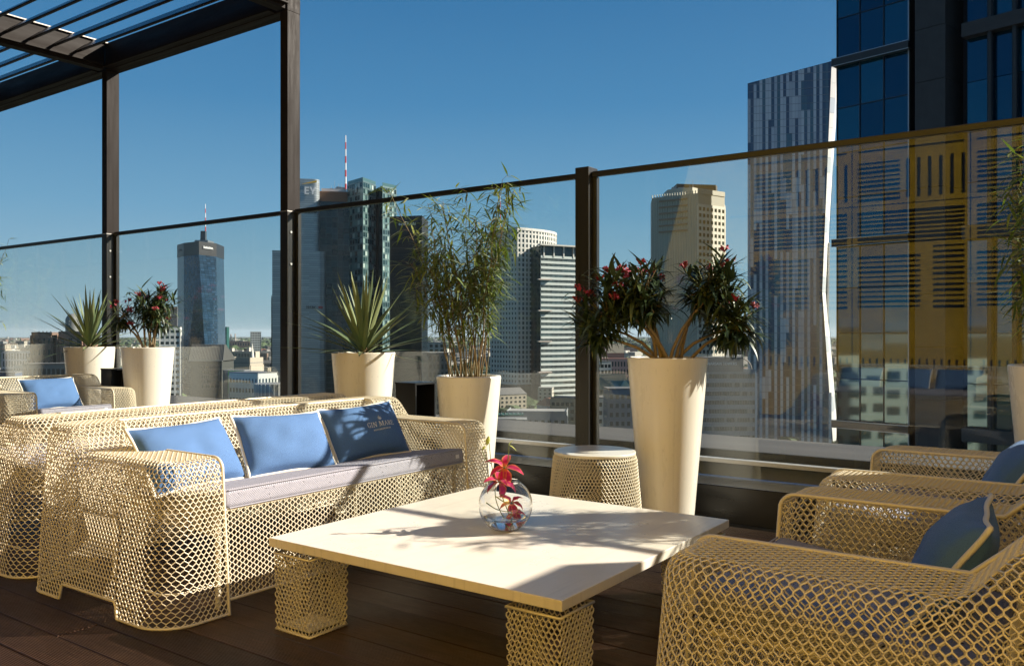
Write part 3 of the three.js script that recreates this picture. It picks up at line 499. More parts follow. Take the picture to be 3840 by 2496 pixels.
  { const g = block('green_glass_block', 'small dark green tower with a thin spire', 518.5, 1500, 16, 14, H(762, 1500), 0, { wall: mat(.01, .07, .06, .4), cols: 5, rows: 10, pier: .6, band: 1.4, panes: [mat(.01, .08, .07, .15, { metalness: .4 })], side: false }); part(g, 'spire', new THREE.CylinderGeometry(.3, 2, 14, 6), mat(.12, .05, .06, .6), 0, H(762, 1500) + 7, 0); }
  block('far_grey_tower', 'far grey slab tower standing alone near the horizon', 593.5, 1900, 21, 14, H(773, 1900), .4, { wall: mat(.36, .38, .38, .7), cols: 6, rows: 12, pier: 1.2, band: 2, side: true });
  { const D = 1250, g = block('long_cream_palace', 'long cream palace with many windows and a tiled roof', 560, D, 50, 16, H(819, D), -.1, { wall: mat(.46, .40, .31, .8), cols: 22, rows: 4, pier: 1, band: 2.6, roof: roofs[1], side: false }); box(g, 'attic', mat(.5, .45, .38, .8), -14, H(815, D), 0, 4, 5, 8); box(g, 'attic', mat(.5, .45, .38, .8), 12, H(814, D), 0, 4, 6, 8); }
  { const D = 900, g = tower('church', 'white church with a slender pointed spire', (586 - 1190) / 1971 * D, D); box(g, 'tower', mat(.62, .58, .52, .8), 0, 15, 0, 5.4, 34, 5.4); part(g, 'spire', new THREE.ConeGeometry(2.6, H(798, D) - 32, 8), mat(.62, .60, .56, .7), 0, 32 + (H(798, D) - 32) / 2, 0); box(g, 'nave', mat(.5, .4, .32, .8), 0, 9, -14, 12, 18, 26); }
  block('brick_power_station', 'long brick works with two thin chimneys near the horizon', 542, 2900, 120, 30, 34, 0, { wall: mat(.36, .20, .14, .8), cols: 14, rows: 2, pier: 5, band: 6, side: false });
  { const D = 2900; for (const [px, py] of [[536, 778], [546, 777]]) { const g = thing('chimney', px < 540 ? 'thin dark chimney of the distant works, nearer the green tower' : 'thin pale chimney of the distant works', 'chimney', onCity((px - 1190) / 1971 * D, D)); part(g, 'stack', new THREE.CylinderGeometry(2, 3.4, H(py, D), 10), mat(.4, .34, .3, .8), 0, H(py, D) / 2, 0); } }
  // brown blocks on the far left, a mesh drum tower behind them
  b = block('brown_block', 'brown flat topped block behind the spiky plant on the far side', 115, 500, 12, 16, H(777, 500), -.05, { wall: mat(.34, .21, .155, .8, { map: grime }), cols: 4, rows: 9, pier: 1.8, band: 3.6 });
  for (let i = 0; i < 4; i++) part(b, 'vent', new THREE.CylinderGeometry(.3, .3, 1.4, 6), roofs[0], -4 + i * 2.3, H(774.5, 500), 4);
  block('dark_link_block', 'narrow dark block between two brown blocks', 146, 506, 4.4, 14, H(776, 506), 0, { wall: mat(.05, .05, .055, .7), cols: 2, rows: 10, pier: .8, band: 1.4, side: false });
  block('brown_block', 'wider brown block with a dark slot window behind the spiky plant', 180, 500, 14, 16, H(776, 500), 0, { wall: mat(.38, .22, .16, .8, { map: grime }), cols: 3, rows: 7, pier: 3, band: 4 });
  { const D = 700, g = tower('round_top_tower', 'grey tower with rounded latticed top behind the brown block', (168 - 1190) / 1971 * D, D); const h = H(735, D); part(g, 'shaft', new THREE.CylinderGeometry(5.5, 5.8, h - 4, 20), mat(.2, .2, .19, .5), 0, (h - 4) / 2, 0); part(g, 'cap', new THREE.SphereGeometry(5.5, 20, 8, 0, 6.3, 0, 1.57), mat(.2, .2, .19, .5), 0, h - 4, 0); for (let i = 0; i < 18; i++) box(g, 'ring', mat(.36, .35, .32, .6), 0, h - 5 - i * 2.4, 0, 8.2, .5, 8.2, .78); }
  block('blue_glass_block', 'low blue glazed block at the far corner of the screen', 14, 380, 10, 9, H(868, 380), .2, { wall: mat(.02, .05, .12, .3), cols: 4, rows: 10, pier: .4, band: .9, panes: [mat(.01, .04, .11, .1, { metalness: .4 })], side: false });
  block('red_white_block', 'low white block with a red corner among beige blocks', 46, 900, 30, 14, H(818, 900), 0, { wall: mat(.64, .55, .50, .8), cols: 10, rows: 5, pier: 1.4, band: 2, side: false }); 
  block('grey_grid_block', 'grey gridded office block below the brown blocks', 116, 330, 15, 12, H(848, 330), .15, { wall: mat(.17, .175, .175, .7), cols: 9, rows: 12, pier: .5, band: 1.2 });
  // around the white grid tower and behind the bamboo
  block('white_villa_block', 'white modern block with brick red bay between bamboo and bank tower', 1002, 900, 28, 16, H(798, 900), .1, { wall: mat(.48, .46, .43, .8), cols: 5, rows: 10, pier: 2.4, band: 1.6 });
  block('grey_arcade_block', 'long grey block with a row of arches below the white modern block', 998, 560, 26, 14, H(822, 560), 0, { wall: mat(.22, .21, .19, .8), cols: 10, rows: 9, pier: 1.2, band: 2, roof: roofs[3] });
  block('brown_flats', 'brown balconied flats below the white grid tower', 1316, 420, 12, 12, H(926, 420), -.35, { wall: mat(.26, .22, .16, .8), cols: 5, rows: 8, pier: .8, band: 1.8 });
  block('grey_flat_hall', 'wide grey flat roofed hall below the white grid tower', 1250, 380, 26, 18, H(958, 380), -.1, { wall: mat(.18, .20, .21, .8), cols: 9, rows: 3, pier: 1.4, band: 4, roof: roofs[3] });
  { const D = 340, g = tower('green_canopy_hall', 'low hall with a green glass canopy beside planter', (1185 - 1190) / 1971 * D, D); const h = H(965, D); box(g, 'hall', stucco[5], 0, h / 2 - 1, -4, 14, h - 2, 10); box(g, 'canopy', mat(.04, .20, .16, .2, { metalness: .3 }), 0, h, 0, 11, .5, 6); for (let i = 0; i < 7; i++) box(g, 'rib', steel, -5 + i * 1.66, h + .4, 0, .2, .3, 6.2); }
  // old town roofs to the right of the post
  { const D = 1500, g = tower('red_gothic_church', 'red brick church with stepped gable among old town roofs', (1425 - 1190) / 1971 * D, D); const m = mat(.34, .13, .09, .8); box(g, 'nave', m, 4, 14, 0, 30, 28, 16); part(g, 'roof', prism([[-11, 9], [19, 9], [19, -9], [-11, -9]], 28, 44, [[-11, .2], [19, .2], [19, -.2], [-11, -.2]]), mat(.42, .34, .24, .8)); box(g, 'tower', m, -18, 22, 0, 8, 44, 8); part(g, 'spire', new THREE.ConeGeometry(5, 14, 4), m, -18, 51, 0); for (let i = 0; i < 5; i++) box(g, 'gable_step', m, -11.5, 30 + i * 3.2, 0, 1.2, 3.4, 14 - i * 3); }
  { const D = 430, g = tower('green_copper_hall', 'hall with green copper pitched roof beyond the tall planter', (1415 - 1190) / 1971 * D, D), hh = H(905, D); box(g, 'wall', stucco[2], 0, hh / 2, 0, 22, hh, 14); part(g, 'roof', prism([[-11.5, 8], [11.5, 8], [11.5, -8], [-11.5, -8]], hh, hh + 7.5, [[-8, .2], [8, .2], [8, -.2], [-8, -.2]]), mat(.11, .16, .11, .7)); part(g, 'gable', prism([[4, 9], [11, 9], [11, 2], [4, 2]], hh, hh + 4.5, [[7.4, 9], [7.6, 9], [7.6, 2], [7.4, 2]]), mat(.40, .44, .34, .7)); }
  block('white_balcony_block', 'white block with rows of balconies beyond the tall planter', 1418, 370, 13, 10, H(925, 370), .1, { wall: mat(.46, .42, .36, .8), cols: 6, rows: 9, pier: .5, band: 1.8 });
  block('dark_flats', 'dark blue grey flats with small windows just beyond the ledge', 1455, 300, 14, 10, H(905, 300), .05, { wall: mat(.13, .15, .17, .8), cols: 7, rows: 13, pier: .9, band: 1.6 });
  block('white_corner_block', 'small white block with stacked balconies at the post', 1404, 560, 7, 8, H(842, 560), .2, { wall: mat(.66, .64, .60, .8), cols: 3, rows: 11, pier: .5, band: 1.6 });
  block('rose_tenement', 'long rose tenement with green dome below the old town', 1440, 720, 30, 14, H(836, 720), -.05, { wall: mat(.44, .28, .26, .8), cols: 12, rows: 6, pier: 1.3, band: 2.2, roof: roofs[2], side: false });
  // sunlit block outside the view whose image trembles in the dark tower's lower windows
  block('pale_mirrored_block', 'pale sunlit office block mirrored in the windows of the dark tower', 1190 - 1971 * 112 / 30, 30, 60, 14, 57, Math.PI / 2 - .25, { wall: mat(.62, .62, .56, .7), cols: 12, rows: 14, pier: 1.6, band: 1.8, panes: [glassTeal[0], glassTeal[2]], budget: 0 });
}
// housing and low blocks spread over the city, each a thing; beyond them the city reads as one mass
{
  const looks = ['tan', 'cream', 'brown', 'white', 'red brown', 'grey'];
  const zones = [[2, 92, 700, 2600, 52, 'in the housing estate beyond the far yucca'], [500, 640, 420, 2400, 60, 'in the hazy city between the faceted tower and pergola post'], [706, 1016, 700, 2200, 12, 'at the foot of the stepped glass tower'], [1160, 1345, 480, 1500, 12, 'at the foot of the white grid tower'], [1392, 1462, 420, 2600, 34, 'in the old town between post and tall planter'], [1716, 1752, 800, 2600, 8, 'in the far city beside the striped tower'], [270, 420, 600, 1600, 10, 'in the city behind the far oleander']];
  const geoW = new Map();
  for (const [p0, p1, d0, d1, n, where] of zones) for (let k = 0; k < n; k++) {
    const D = d0 + (d1 - d0) * Math.pow((k + rnd()) / n, 1.2), px = rr(p0, p1), right = (px - 1190) / 1971 * D, w = rr(10, 30), dep = rr(9, 14), h = p1 < 100 ? rr(14, 44) : rr(9, 24);
    const g = new THREE.Group(); g.name = numbered('low_block'); g.position.copy(onCity(right, D)); g.rotation.y = HEADING + rr(-.7, .7); scene.add(g);
    const hue = Math.floor(rnd() * (p1 < 100 ? 4 : 6)), wall = stucco[hue], pitched = rnd() < .45 && p1 > 100;
    tag(g, looks[hue] + (pitched ? ' pitched roof' : h > 28 ? ' high rise' : ' flat roofed') + ' block ' + where, 'building', 'blocks ' + where);
    box(g, 'wall', wall, 0, h / 2 - 1, 0, w, h + 2, dep);
    if (pitched) part(g, 'roof', prism([[-w / 2 - .4, dep / 2 + .4], [w / 2 + .4, dep / 2 + .4], [w / 2 + .4, -dep / 2 - .4], [-w / 2 - .4, -dep / 2 - .4]], h, h + 4.5, [[-w / 2 + 2, .1], [w / 2 - 2, .1], [w / 2 - 2, -.1], [-w / 2 + 2, -.1]]), roofs[Math.floor(rnd() * 4)]);
    else box(g, 'roof', roofs[Math.floor(rnd() * 4)], 0, h + .2, 0, w + .3, .5, dep + .3);
    const l = [], rowsN = Math.floor(h / 3), cN = Math.floor(w / 3.2), sN = Math.floor(dep / 3.4);
    for (let j = 0; j < rowsN; j++) { for (let i = 0; i < cN; i++) for (const s of [1]) l.push(boxGeo(-w / 2 + (i + .5) * w / cN, 1.6 + j * 3, s * (dep / 2 + .02), 1.6, 1.5, .1)); for (let i = 0; i < sN; i++) for (const s of [1, -1]) l.push(boxGeo(s * (w / 2 + .02), 1.6 + j * 3, -dep / 2 + (i + .5) * dep / sN, .1, 1.5, 1.6)); }
    if (l.length) part(g, 'window_rows', mergeGeometries(l), glassDark[k % 3]).userData.kind = 'stuff';
  }
  const N = 2600, im = new THREE.InstancedMesh(unitBox, mat(1, 1, 1, .85), N), M4 = new THREE.Matrix4(), Q = new THREE.Quaternion(), E3 = new THREE.Euler();
  for (let k = 0; k < N; k++) { const D = 1500 + 7000 * Math.pow(rnd(), 1.5), a = rr(-.66, .66), right = D * Math.tan(a), p = onCity(right, D), h = rr(6, 22) * (right < -D * .5 ? 1.6 : 1); M4.compose(V(p.x, p.y + h / 2, p.z), Q.setFromEuler(E3.set(0, rr(0, 3), 0)), V(rr(12, 60), h, rr(10, 18))); im.setMatrixAt(k, M4); const c = rr(.14, .44), t = rnd(); im.setColorAt(k, t < .2 ? C(c * .7, c * .42, c * .32) : C(c, c * .93, c * .82)); }
  im.name = 'far_city'; im.userData = { kind: 'stuff', label: 'mass of small buildings spreading to the horizon', category: 'city' }; scene.add(im);
  const tg = new THREE.IcosahedronGeometry(1, 1); { const p = tg.attributes.position; for (let i = 0; i < p.count; i++) { const f = .75 + .5 * hash2(Math.round(p.getX(i) * 50), Math.round(p.getY(i) * 50) * 7 + Math.round(p.getZ(i) * 50), 5); p.setXYZ(i, p.getX(i) * f, p.getY(i) * f, p.getZ(i) * f); } tg.computeVertexNormals(); }
  const NT = 5200, tr = new THREE.InstancedMesh(tg, mat(1, 1, 1, .9), NT);
  for (let k = 0; k < NT; k++) { const D = 420 + 8600 * Math.pow(rnd(), 1.7), right = D * Math.tan(rr(-.62, .62)), p = onCity(right, D), s = rr(3, 6.5) * (D > 2500 ? 2.2 : 1); M4.compose(V(p.x, p.y + s * .9, p.z), Q.setFromEuler(E3.set(0, rr(0, 6), 0)), V(s * rr(.9, 1.6), s, s * rr(.9, 1.6))); tr.setMatrixAt(k, M4); const c = rr(.6, 1.1); tr.setColorAt(k, C(.055 * c, .085 * c, .03 * c)); }
  tr.name = 'city_woods'; tr.userData = { kind: 'stuff', label: 'green woods and parks between the city blocks', category: 'woods' }; scene.add(tr);
}

// ------------------------------------------------------------------ mesh furniture
const meshMetal = mat(.72, .635, .475, .42, { metalness: .12 });
const seatFabric = mat(.44, .43, .50, .95, { map: weaveTint, bumpMap: weave, bumpScale: .0015 });
const blueFabric = phys(.105, .225, .48, .9, { map: weaveTint, bumpMap: weave, bumpScale: .0002, sheen: .4, sheenRoughness: .6, sheenColor: C(.35, .5, .8) });
const piping = mat(.72, .66, .55, .85, { bumpMap: weave, bumpScale: .0003 });
const D = .88, AW = .225, HA = .57, HB = .665, RR = .095, ROLL = .048, FLARE = .045, SEAT = .375, BW = .17;
const topAt = (z) => HA + (HB - HA) * smooth((-.11 - z) / .12);
function seatFrame(name, label, L, pos, turn, group) {
  const g = thing(name, label, L > 1.5 ? 'sofa' : 'armchair', pos, turn, group), hx = L / 2, hz = D / 2;
  // plan path of the outer skin: inner front edge of one arm, round the back, to the other arm
  const segs = []; const line = (x0, z0, x1, z1, nx, nz) => segs.push({ len: Math.hypot(x1 - x0, z1 - z0), f: (t) => [x0 + (x1 - x0) * t, z0 + (z1 - z0) * t, nx, nz] });
  const arc = (cx, cz, a0, a1) => segs.push({ len: RR * Math.abs(a1 - a0), f: (t) => { const a = a0 + (a1 - a0) * t, c = Math.cos(a), s = Math.sin(a); return [cx + RR * c, cz + RR * s, c, s]; } });
  const P2 = Math.PI / 2;
  line(-hx + AW, hz, -hx + RR, hz, 0, 1); arc(-hx + RR, hz - RR, P2, Math.PI); line(-hx, hz - RR, -hx, -hz + RR, -1, 0); arc(-hx + RR, -hz + RR, Math.PI, 3 * P2);
  line(-hx + RR, -hz, hx - RR, -hz, 0, -1); arc(hx - RR, -hz + RR, -P2, 0); line(hx, -hz + RR, hx, hz - RR, 1, 0); arc(hx - RR, hz - RR, 0, P2); line(hx - RR, hz, hx - AW, hz, 0, 1);
  const total = segs.reduce((a, s) => a + s.len, 0);
  const path = (s) => { s = Math.min(total - 1e-6, Math.max(0, s)); for (const q of segs) { if (s <= q.len) return q.f(s / q.len); s -= q.len; } return segs[segs.length - 1].f(1); };
  const cum = []; segs.reduce((a, s, i) => cum[i] = a + s.len, 0);
  // feet at the four corners, a raised hem between them
  const corner = [cum[0] + segs[1].len / 2, cum[2] + segs[3].len / 2, cum[4] + segs[5].len / 2, cum[6] + segs[7].len / 2];
  const hem = (s) => { let d = 9; for (const c of corner) d = Math.min(d, Math.abs(s - c)); return .058 * smooth((d - .215) / .018); };
  const vTop = (s) => { const [, z] = path(s); return topAt(z) - ROLL + ROLL * P2; };
  const skin = (s, v) => { const [x, z, nx, nz] = path(s), h = topAt(z); let y, off; if (v <= h - ROLL) { y = v; off = FLARE * Math.pow(1 - y / h, 1.0) + .003 * Math.sin(Math.min(1, y / h) * Math.PI); } else { const a = (v - h + ROLL) / ROLL; y = h - ROLL + ROLL * Math.sin(a); off = FLARE * ROLL / h * (1 - Math.sin(a)) - ROLL * (1 - Math.cos(a)); } return V(x + nx * off, y, z + nz * off); };
  part(g, 'outer_skin', new Strands().honey(skin, (s, v) => s > 0 && s < total && v > hem(s) && v < vTop(s) + .004, 0, total, 0, HB + .08).geo(), meshMetal);
  // top of arms and back
  const inPlan = (x, z, k) => { const ax = hx - k - Math.abs(x), bz = Math.min(hz - k - z, z + hz - k), R = RR - k; if (ax < 0 || bz < 0) return false; if (ax < R && bz < R) return Math.hypot(R - ax, R - bz) <= R; return true; };
  const cavity = (x, z) => Math.abs(x) < hx - AW && z > -hz + BW;
  const crown = (x, z) => V(x, topAt(z), z);
  part(g, 'top_skin', new Strands().honey(crown, (x, z) => inPlan(x, z, ROLL - .004) && !cavity(x, z), -hx, hx, -hz, hz, { turn: false }).geo(), meshMetal);
  // inner faces
  for (const sx of [-1, 1]) part(g, 'inner_arm', new Strands().honey((z, y) => V(sx * (hx - AW), y, z), (z, y) => z < hz - .005 - Math.max(0, .07 * Math.pow(Math.max(0, (y - (topAt(z) - ROLL)) / ROLL), 2)) && z > -hz + BW + (HB - y) * .30 && y > SEAT - .10 && y < topAt(z), -hz, hz, SEAT - .10, HB).geo(), meshMetal);
  const backAt = (y) => -hz + BW + (HB - y) * .32 + .03 * Math.sin(Math.max(0, Math.min(1, (HB - y) / .3)) * Math.PI);
  part(g, 'inner_back', new Strands().honey((x, y) => V(x, y, backAt(y)), (x, y) => Math.abs(x) < hx - AW && y < HB && y > SEAT - .10, -hx, hx, SEAT - .10, HB).geo(), meshMetal);
  part(g, 'front_panel', new Strands().honey((x, y) => V(x, y, hz + FLARE * (1 - y / HA) - .004), (x, y) => Math.abs(x) < hx - AW && y > .055 && y < SEAT, -hx, hx, .055, SEAT, { turn: true }).geo(), meshMetal);
  part(g, 'seat_pan', new Strands().honey((x, z) => V(x, SEAT - .006 - (hz - z) * .115, z), (x, z) => Math.abs(x) < hx - AW && z > -hz + BW + .05 && z < hz, -hx, hx, -hz, hz, { a: .04, e: .015, h: .017, w: .003 }).geo(), meshMetal);
  // rims
  const rim = new Strands(), pts = [];
  const armRim = (sx) => { const q = []; for (let k = 0; k <= 8; k++) { const y = (HA - ROLL) * k / 8; q.push(V(sx * (hx - AW), y, hz + FLARE * (1 - y / HA))); } for (let k = 1; k <= 6; k++) { const a = k / 6 * P2; q.push(V(sx * (hx - AW), HA - ROLL + ROLL * Math.sin(a), hz + .005 - ROLL * (1 - Math.cos(a)))); } for (let z = hz - ROLL - .06; z > -hz + BW; z -= .05) q.push(V(sx * (hx - AW), topAt(z), z)); q.push(V(sx * (hx - AW), HB, -hz + BW)); return q; };
  for (const sx of [-1, 1]) rim.tube(armRim(sx), .0062, 6);
  rim.tube([V(-hx + AW, HB, -hz + BW), V(0, HB, -hz + BW), V(hx - AW, HB, -hz + BW)], .006, 6);
  rim.tube([V(-hx + AW, .055, hz + FLARE * .9), V(hx - AW, .055, hz + FLARE * .9)], .006, 6); rim.tube([V(-hx + AW, SEAT, hz), V(hx - AW, SEAT, hz)], .006, 6);
  for (let s = 0; s <= total; s += .012) pts.push(skin(s, hem(s) + .005)); rim.tube(pts, .0058, 5);
  part(g, 'rim_rods', rim.geo(), meshMetal);
  const fr = new Strands(), q2 = []; for (let s = .02; s < total; s += .03) { const [x, z, nx, nz] = path(s); q2.push(V(x - nx * .02, .105, z - nz * .02)); } fr.tube(q2, .004, 5);
  for (const sx of [-1, 1]) { for (const z of [hz - .05, -hz + .12]) fr.tube([V(sx * (hx - AW - .02), .0, z), V(sx * (hx - AW - .02), SEAT - .02, z)], .011, 6); fr.tube([V(sx * (hx - AW - .02), SEAT - .028, hz - .03), V(sx * (hx - AW - .02), SEAT - .028, -hz + .12)], .011, 6); }
  part(g, 'inner_frame', fr.geo(), meshMetal);
  return g;
}
const sofa = seatFrame('mesh_sofa', 'long cream metal mesh sofa with three blue pillows facing the table', 1.88, [-3.12, 0, -2.64], Math.PI / 2);
dup(sofa, [-4.16, 0, -2.66], -Math.PI / 2, 'cream mesh sofa standing back to back behind the pillowed sofa');
dup(sofa, [-1.85, 0, 1.25], Math.PI, 'mesh sofa against the gold front, mirrored in the glass screen');
const chair = seatFrame('mesh_armchair', 'gold toned mesh armchair closest to the viewer beside the table corner', 1.06, [-.34, 0, -2.13], -Math.PI / 2);
dup(chair, [-.34, 0, -3.27], -Math.PI / 2, 'gold toned mesh armchair between the near armchair and the glass screen');
dup(chair, [-7.14, 0, -3.47], Math.PI / 2, 'cream mesh armchair with one blue pillow in front of the far planters');
// seat pads
function padGeo(w, h, d) { const g = new RoundedBoxGeometry(w, h, d, 4, .022), p = g.attributes.position, uv = []; for (let i = 0; i < p.count; i++) { const x = p.getX(i), y = p.getY(i), z = p.getZ(i); if (y > 0) p.setY(i, y + .006 * Math.cos(x / w * Math.PI) * Math.cos(z / d * Math.PI)); uv.push((x + (Math.abs(x) > w / 2 - .02 ? y : 0)) * 3.2, (z + y) * 3.2); } g.setAttribute('uv', new THREE.Float32BufferAttribute(uv, 2)); return g; }
const TILT = .115, PAD = 0;
function pad(label, L, pos, turn) { const o = thing('seat_pad', label, 'seat pad', [pos[0] + .44 * Math.sin(turn), SEAT, pos[2] + .44 * Math.cos(turn)], turn, 'grey woven seat pads'); o.rotation.order = 'YXZ'; o.rotation.x = -TILT; const w = L - 2 * AW - .012, d = D - BW - .115; const c = part(o, 'cover', padGeo(w, .075, d), seatFabric, 0, .0385, -d / 2 + .012); const t = new Strands(); for (const y of [.006, .071]) t.tube([V(-w / 2 + .02, y, .011), V(w / 2 - .02, y, .011)], .003, 5); part(o, 'seam', t.geo(), seatFabric); box(o, 'fabric_tag', mat(.62, .62, .64, .8), w / 2 - .06, .038, .0125, .025, .018, .002); return o; }
pad('long grey woven seat pad on the pillowed sofa', 1.88, [-3.12, 0, -2.64], Math.PI / 2);
pad('grey woven seat pad on the back to back sofa', 1.88, [-4.16, 0, -2.66], -Math.PI / 2);
pad('grey woven seat pad on the mirrored sofa', 1.88, [-1.85, 0, 1.25], Math.PI);
pad('grey seat pad on the armchair closest to the viewer', 1.06, [-.34, 0, -2.13], -Math.PI / 2);
pad('grey seat pad on the second gold toned armchair', 1.06, [-.34, 0, -3.27], -Math.PI / 2);
pad('grey seat pad on the far cream armchair', 1.06, [-7.14, 0, -3.47], Math.PI / 2);
// pillows: puffed panels with piping; y runs up from the lower edge
const PW = .455, PH = .305, PT = .075;
const pillowAt = (u, v, s, k) => {   // u, v in -1..1
  const b = Math.pow(Math.max(0, (1 - Math.pow(Math.abs(u), 2.4)) * (1 - Math.pow(Math.abs(v), 2.4))), .5), pinch = 1 - .05 * (1 - u * u) * v * v;
  const wr = .010 * (vnoise(u * 3 + 9 + k, v * 3 + 5, 64, 31) - .5) * b + .009 * Math.sin((u * 1.2 + v * Math.sign(u * v + .01)) * 8 + k) * Math.pow(Math.abs(u * v), 1.2) * b - .012 * Math.pow(Math.max(0, 1 - 2.2 * Math.hypot(u - .1, v + .2)), 2);
  const x = u * PW / 2 * (1 - .045 * (1 - v * v) * u * u), y = v * PH / 2 * (1 - .07 * (1 - u * u) * v * v) * pinch;
  return V(x, y + PH / 2, s * (PT * b + wr));
};
function pillowGeo(k) {
  const n = 28, m = 20, pos = [], uv = [], idx = [];
  for (const s of [1, -1]) { const base = pos.length / 3; for (let j = 0; j <= m; j++) for (let i = 0; i <= n; i++) { const p = pillowAt(i / n * 2 - 1, j / m * 2 - 1, s, k + (s > 0 ? 0 : 7)); pos.push(p.x, p.y, p.z); uv.push(p.x * 14, p.y * 14); } for (let j = 0; j < m; j++) for (let i = 0; i < n; i++) { const a = base + j * (n + 1) + i, b = a + n + 1; if (s > 0) idx.push(a, a + 1, b + 1, a, b + 1, b); else idx.push(a, b + 1, a + 1, a, b, b + 1); } }
  const g = new THREE.BufferGeometry(); g.setAttribute('position', new THREE.Float32BufferAttribute(pos, 3)); g.setAttribute('uv', new THREE.Float32BufferAttribute(uv, 2)); g.setIndex(idx); g.computeVertexNormals(); return g;
}
function pillow(label, pos, turn, lean, roll, k) {
  const o = thing('pillow', label, 'pillow', pos, 0, 'blue pillows with cream piping'); o.rotation.order = 'YXZ'; o.rotation.set(-lean, turn, roll);
  part(o, 'cover', pillowGeo(k), blueFabric);
  const e = []; for (let i = 0; i < 30; i++) e.push([-1 + i / 15, -1]); for (let i = 0; i < 18; i++) e.push([1, -1 + i / 9]); for (let i = 0; i < 30; i++) e.push([1 - i / 15, 1]); for (let i = 0; i < 18; i++) e.push([-1, 1 - i / 9]);
  part(o, 'piping', new Strands().tube(e.map(([u, v]) => { const p = pillowAt(u, v, 1, k); p.z = .002 * Math.sin(u * 7 + v * 5); return p; }), .0072, 6, .0072, true).geo(), piping); return o;
}
const SY = SEAT + .030;
pillow('plain blue pillow beside the near arm of the long sofa', [-3.0, SY, -2.07], Math.PI / 2 + .08, .60, .02, 1);
pillow('middle blue pillow of the three on the long sofa', [-2.97, SY, -2.515], Math.PI / 2 - .10, .58, -.03, 2);
const printed = pillow('blue pillow with silver printed lettering at the far arm', [-2.98, SY, -3.03], Math.PI / 2 - .14, .55, .05, 3);
{
  const silver = mat(.62, .62, .62, .5), conform = (geo, dx, dy) => { const p = geo.attributes.position; for (let i = 0; i < p.count; i++) { const x = p.getX(i) + dx, y = p.getY(i) + dy, s = pillowAt(x / (PW / 2), (y - PH / 2) / (PH / 2), 1, 3); p.setXYZ(i, x, y, s.z + .0006 + (p.getZ(i) > .0001 ? .0008 : 0)); } geo.computeVertexNormals(); return geo; };
  part(printed, 'lettering', conform(lettering('GIN MARE', 'serif_regular', .17, .001), .055, .155), silver);
  part(printed, 'lettering', conform(lettering('MEDITERRANEAN GIN', 'serif_regular', .105, .001), .055, .128), silver);
  const sprig = []; for (const [a, l] of [[-.9, .016], [-.45, .022], [0, .026], [.45, .022], [.9, .016]]) { const s = new THREE.Shape(); s.moveTo(0, 0); s.quadraticCurveTo(.0035, l * .5, 0, l); s.quadraticCurveTo(-.0035, l * .5, 0, 0); const e = new THREE.ExtrudeGeometry(s, { depth: .001, bevelEnabled: false, curveSegments: 4 }); e.rotateZ(a); sprig.push(e); }
  part(printed, 'emblem', conform(mergeGeometries(sprig), .058, .176), silver);
}
pillow('blue pillow on the far cream armchair', [-7.02, SY, -3.48], Math.PI / 2 + .05, .60, 0, 4);
pillow('blue pillow seen edge on in the armchair closest to the viewer', [-.375, SY, -2.15], -Math.PI / 2 + .10, .58, 0, 5).scale.setScalar(.9);
pillow('blue pillow in the second gold toned armchair', [-.36, SY, -3.29], -Math.PI / 2 + .10, .56, 0, 6);
for (let k = 0; k < 3; k++) pillow(['blue pillow on the mirrored sofa, at its end', 'blue pillow in the middle of the mirrored sofa', 'blue pillow on the mirrored sofa, beside the wall end'][k], [-2.35 + k * .5, SY, 1.12], Math.PI, .72, 0, 8 + k);

// coffee table
{
  const g = thing('coffee_table', 'low square cream coffee table on four mesh legs', 'coffee table', [-1.795, 0, -2.51]);
  const topMat = mat(.80, .735, .64, .42, { map: wear, roughnessMap: roughNoise });
  const tg = new RoundedBoxGeometry(1.2, .031, 1.2, 2, .003); { const p = tg.attributes.position, uv = []; for (let i = 0; i < p.count; i++) uv.push(p.getX(i), p.getZ(i)); tg.setAttribute('uv', new THREE.Float32BufferAttribute(uv, 2)); }
  part(g, 'table_top', tg, topMat, 0, .3045, 0);
  part(g, 'under_frame', boxGeo(0, .2815, 0, 1.12, .015, 1.12), meshMetal);
  const w = .17, st = new Strands(), per = 4 * w, hh = .268;
  const at = (s) => { s = ((s % per) + per) % per; const k = Math.floor(s / w), t = s - k * w, h = w / 2; return [[-h + t, h, 0, 1], [h, h - t, 1, 0], [h - t, -h, 0, -1], [-h, -h + t, -1, 0]][k]; };
  const a4 = per / 38; st.honey((s, y) => { const [x, z] = at(s), k = 1 + .05 * (y / hh); return V(x * k, y, z * k); }, (s, y) => s > -a4 * .1 && s < per - a4 * .4 && y > 0 && y < hh, 0, per, 0, hh, { a: a4, e: .0062, h: .0088 });
  for (const y of [.004, hh - .003]) { const k = (1 + .05 * y / hh) * w / 2; st.tube([V(-k, y, k), V(k, y, k), V(k, y, -k), V(-k, y, -k)], .005, 5, .005, true); }
  const lg = st.geo(); for (const [sx, sz] of [[-1, 1], [1, 1], [-1, -1], [1, -1]]) { const l = part(g, 'leg', lg, meshMetal, sx * .497, 0, sz * .497); box(l, 'inner_plate', meshMetal, 0, .014, 0, w - .03, .004, w - .03); }
}
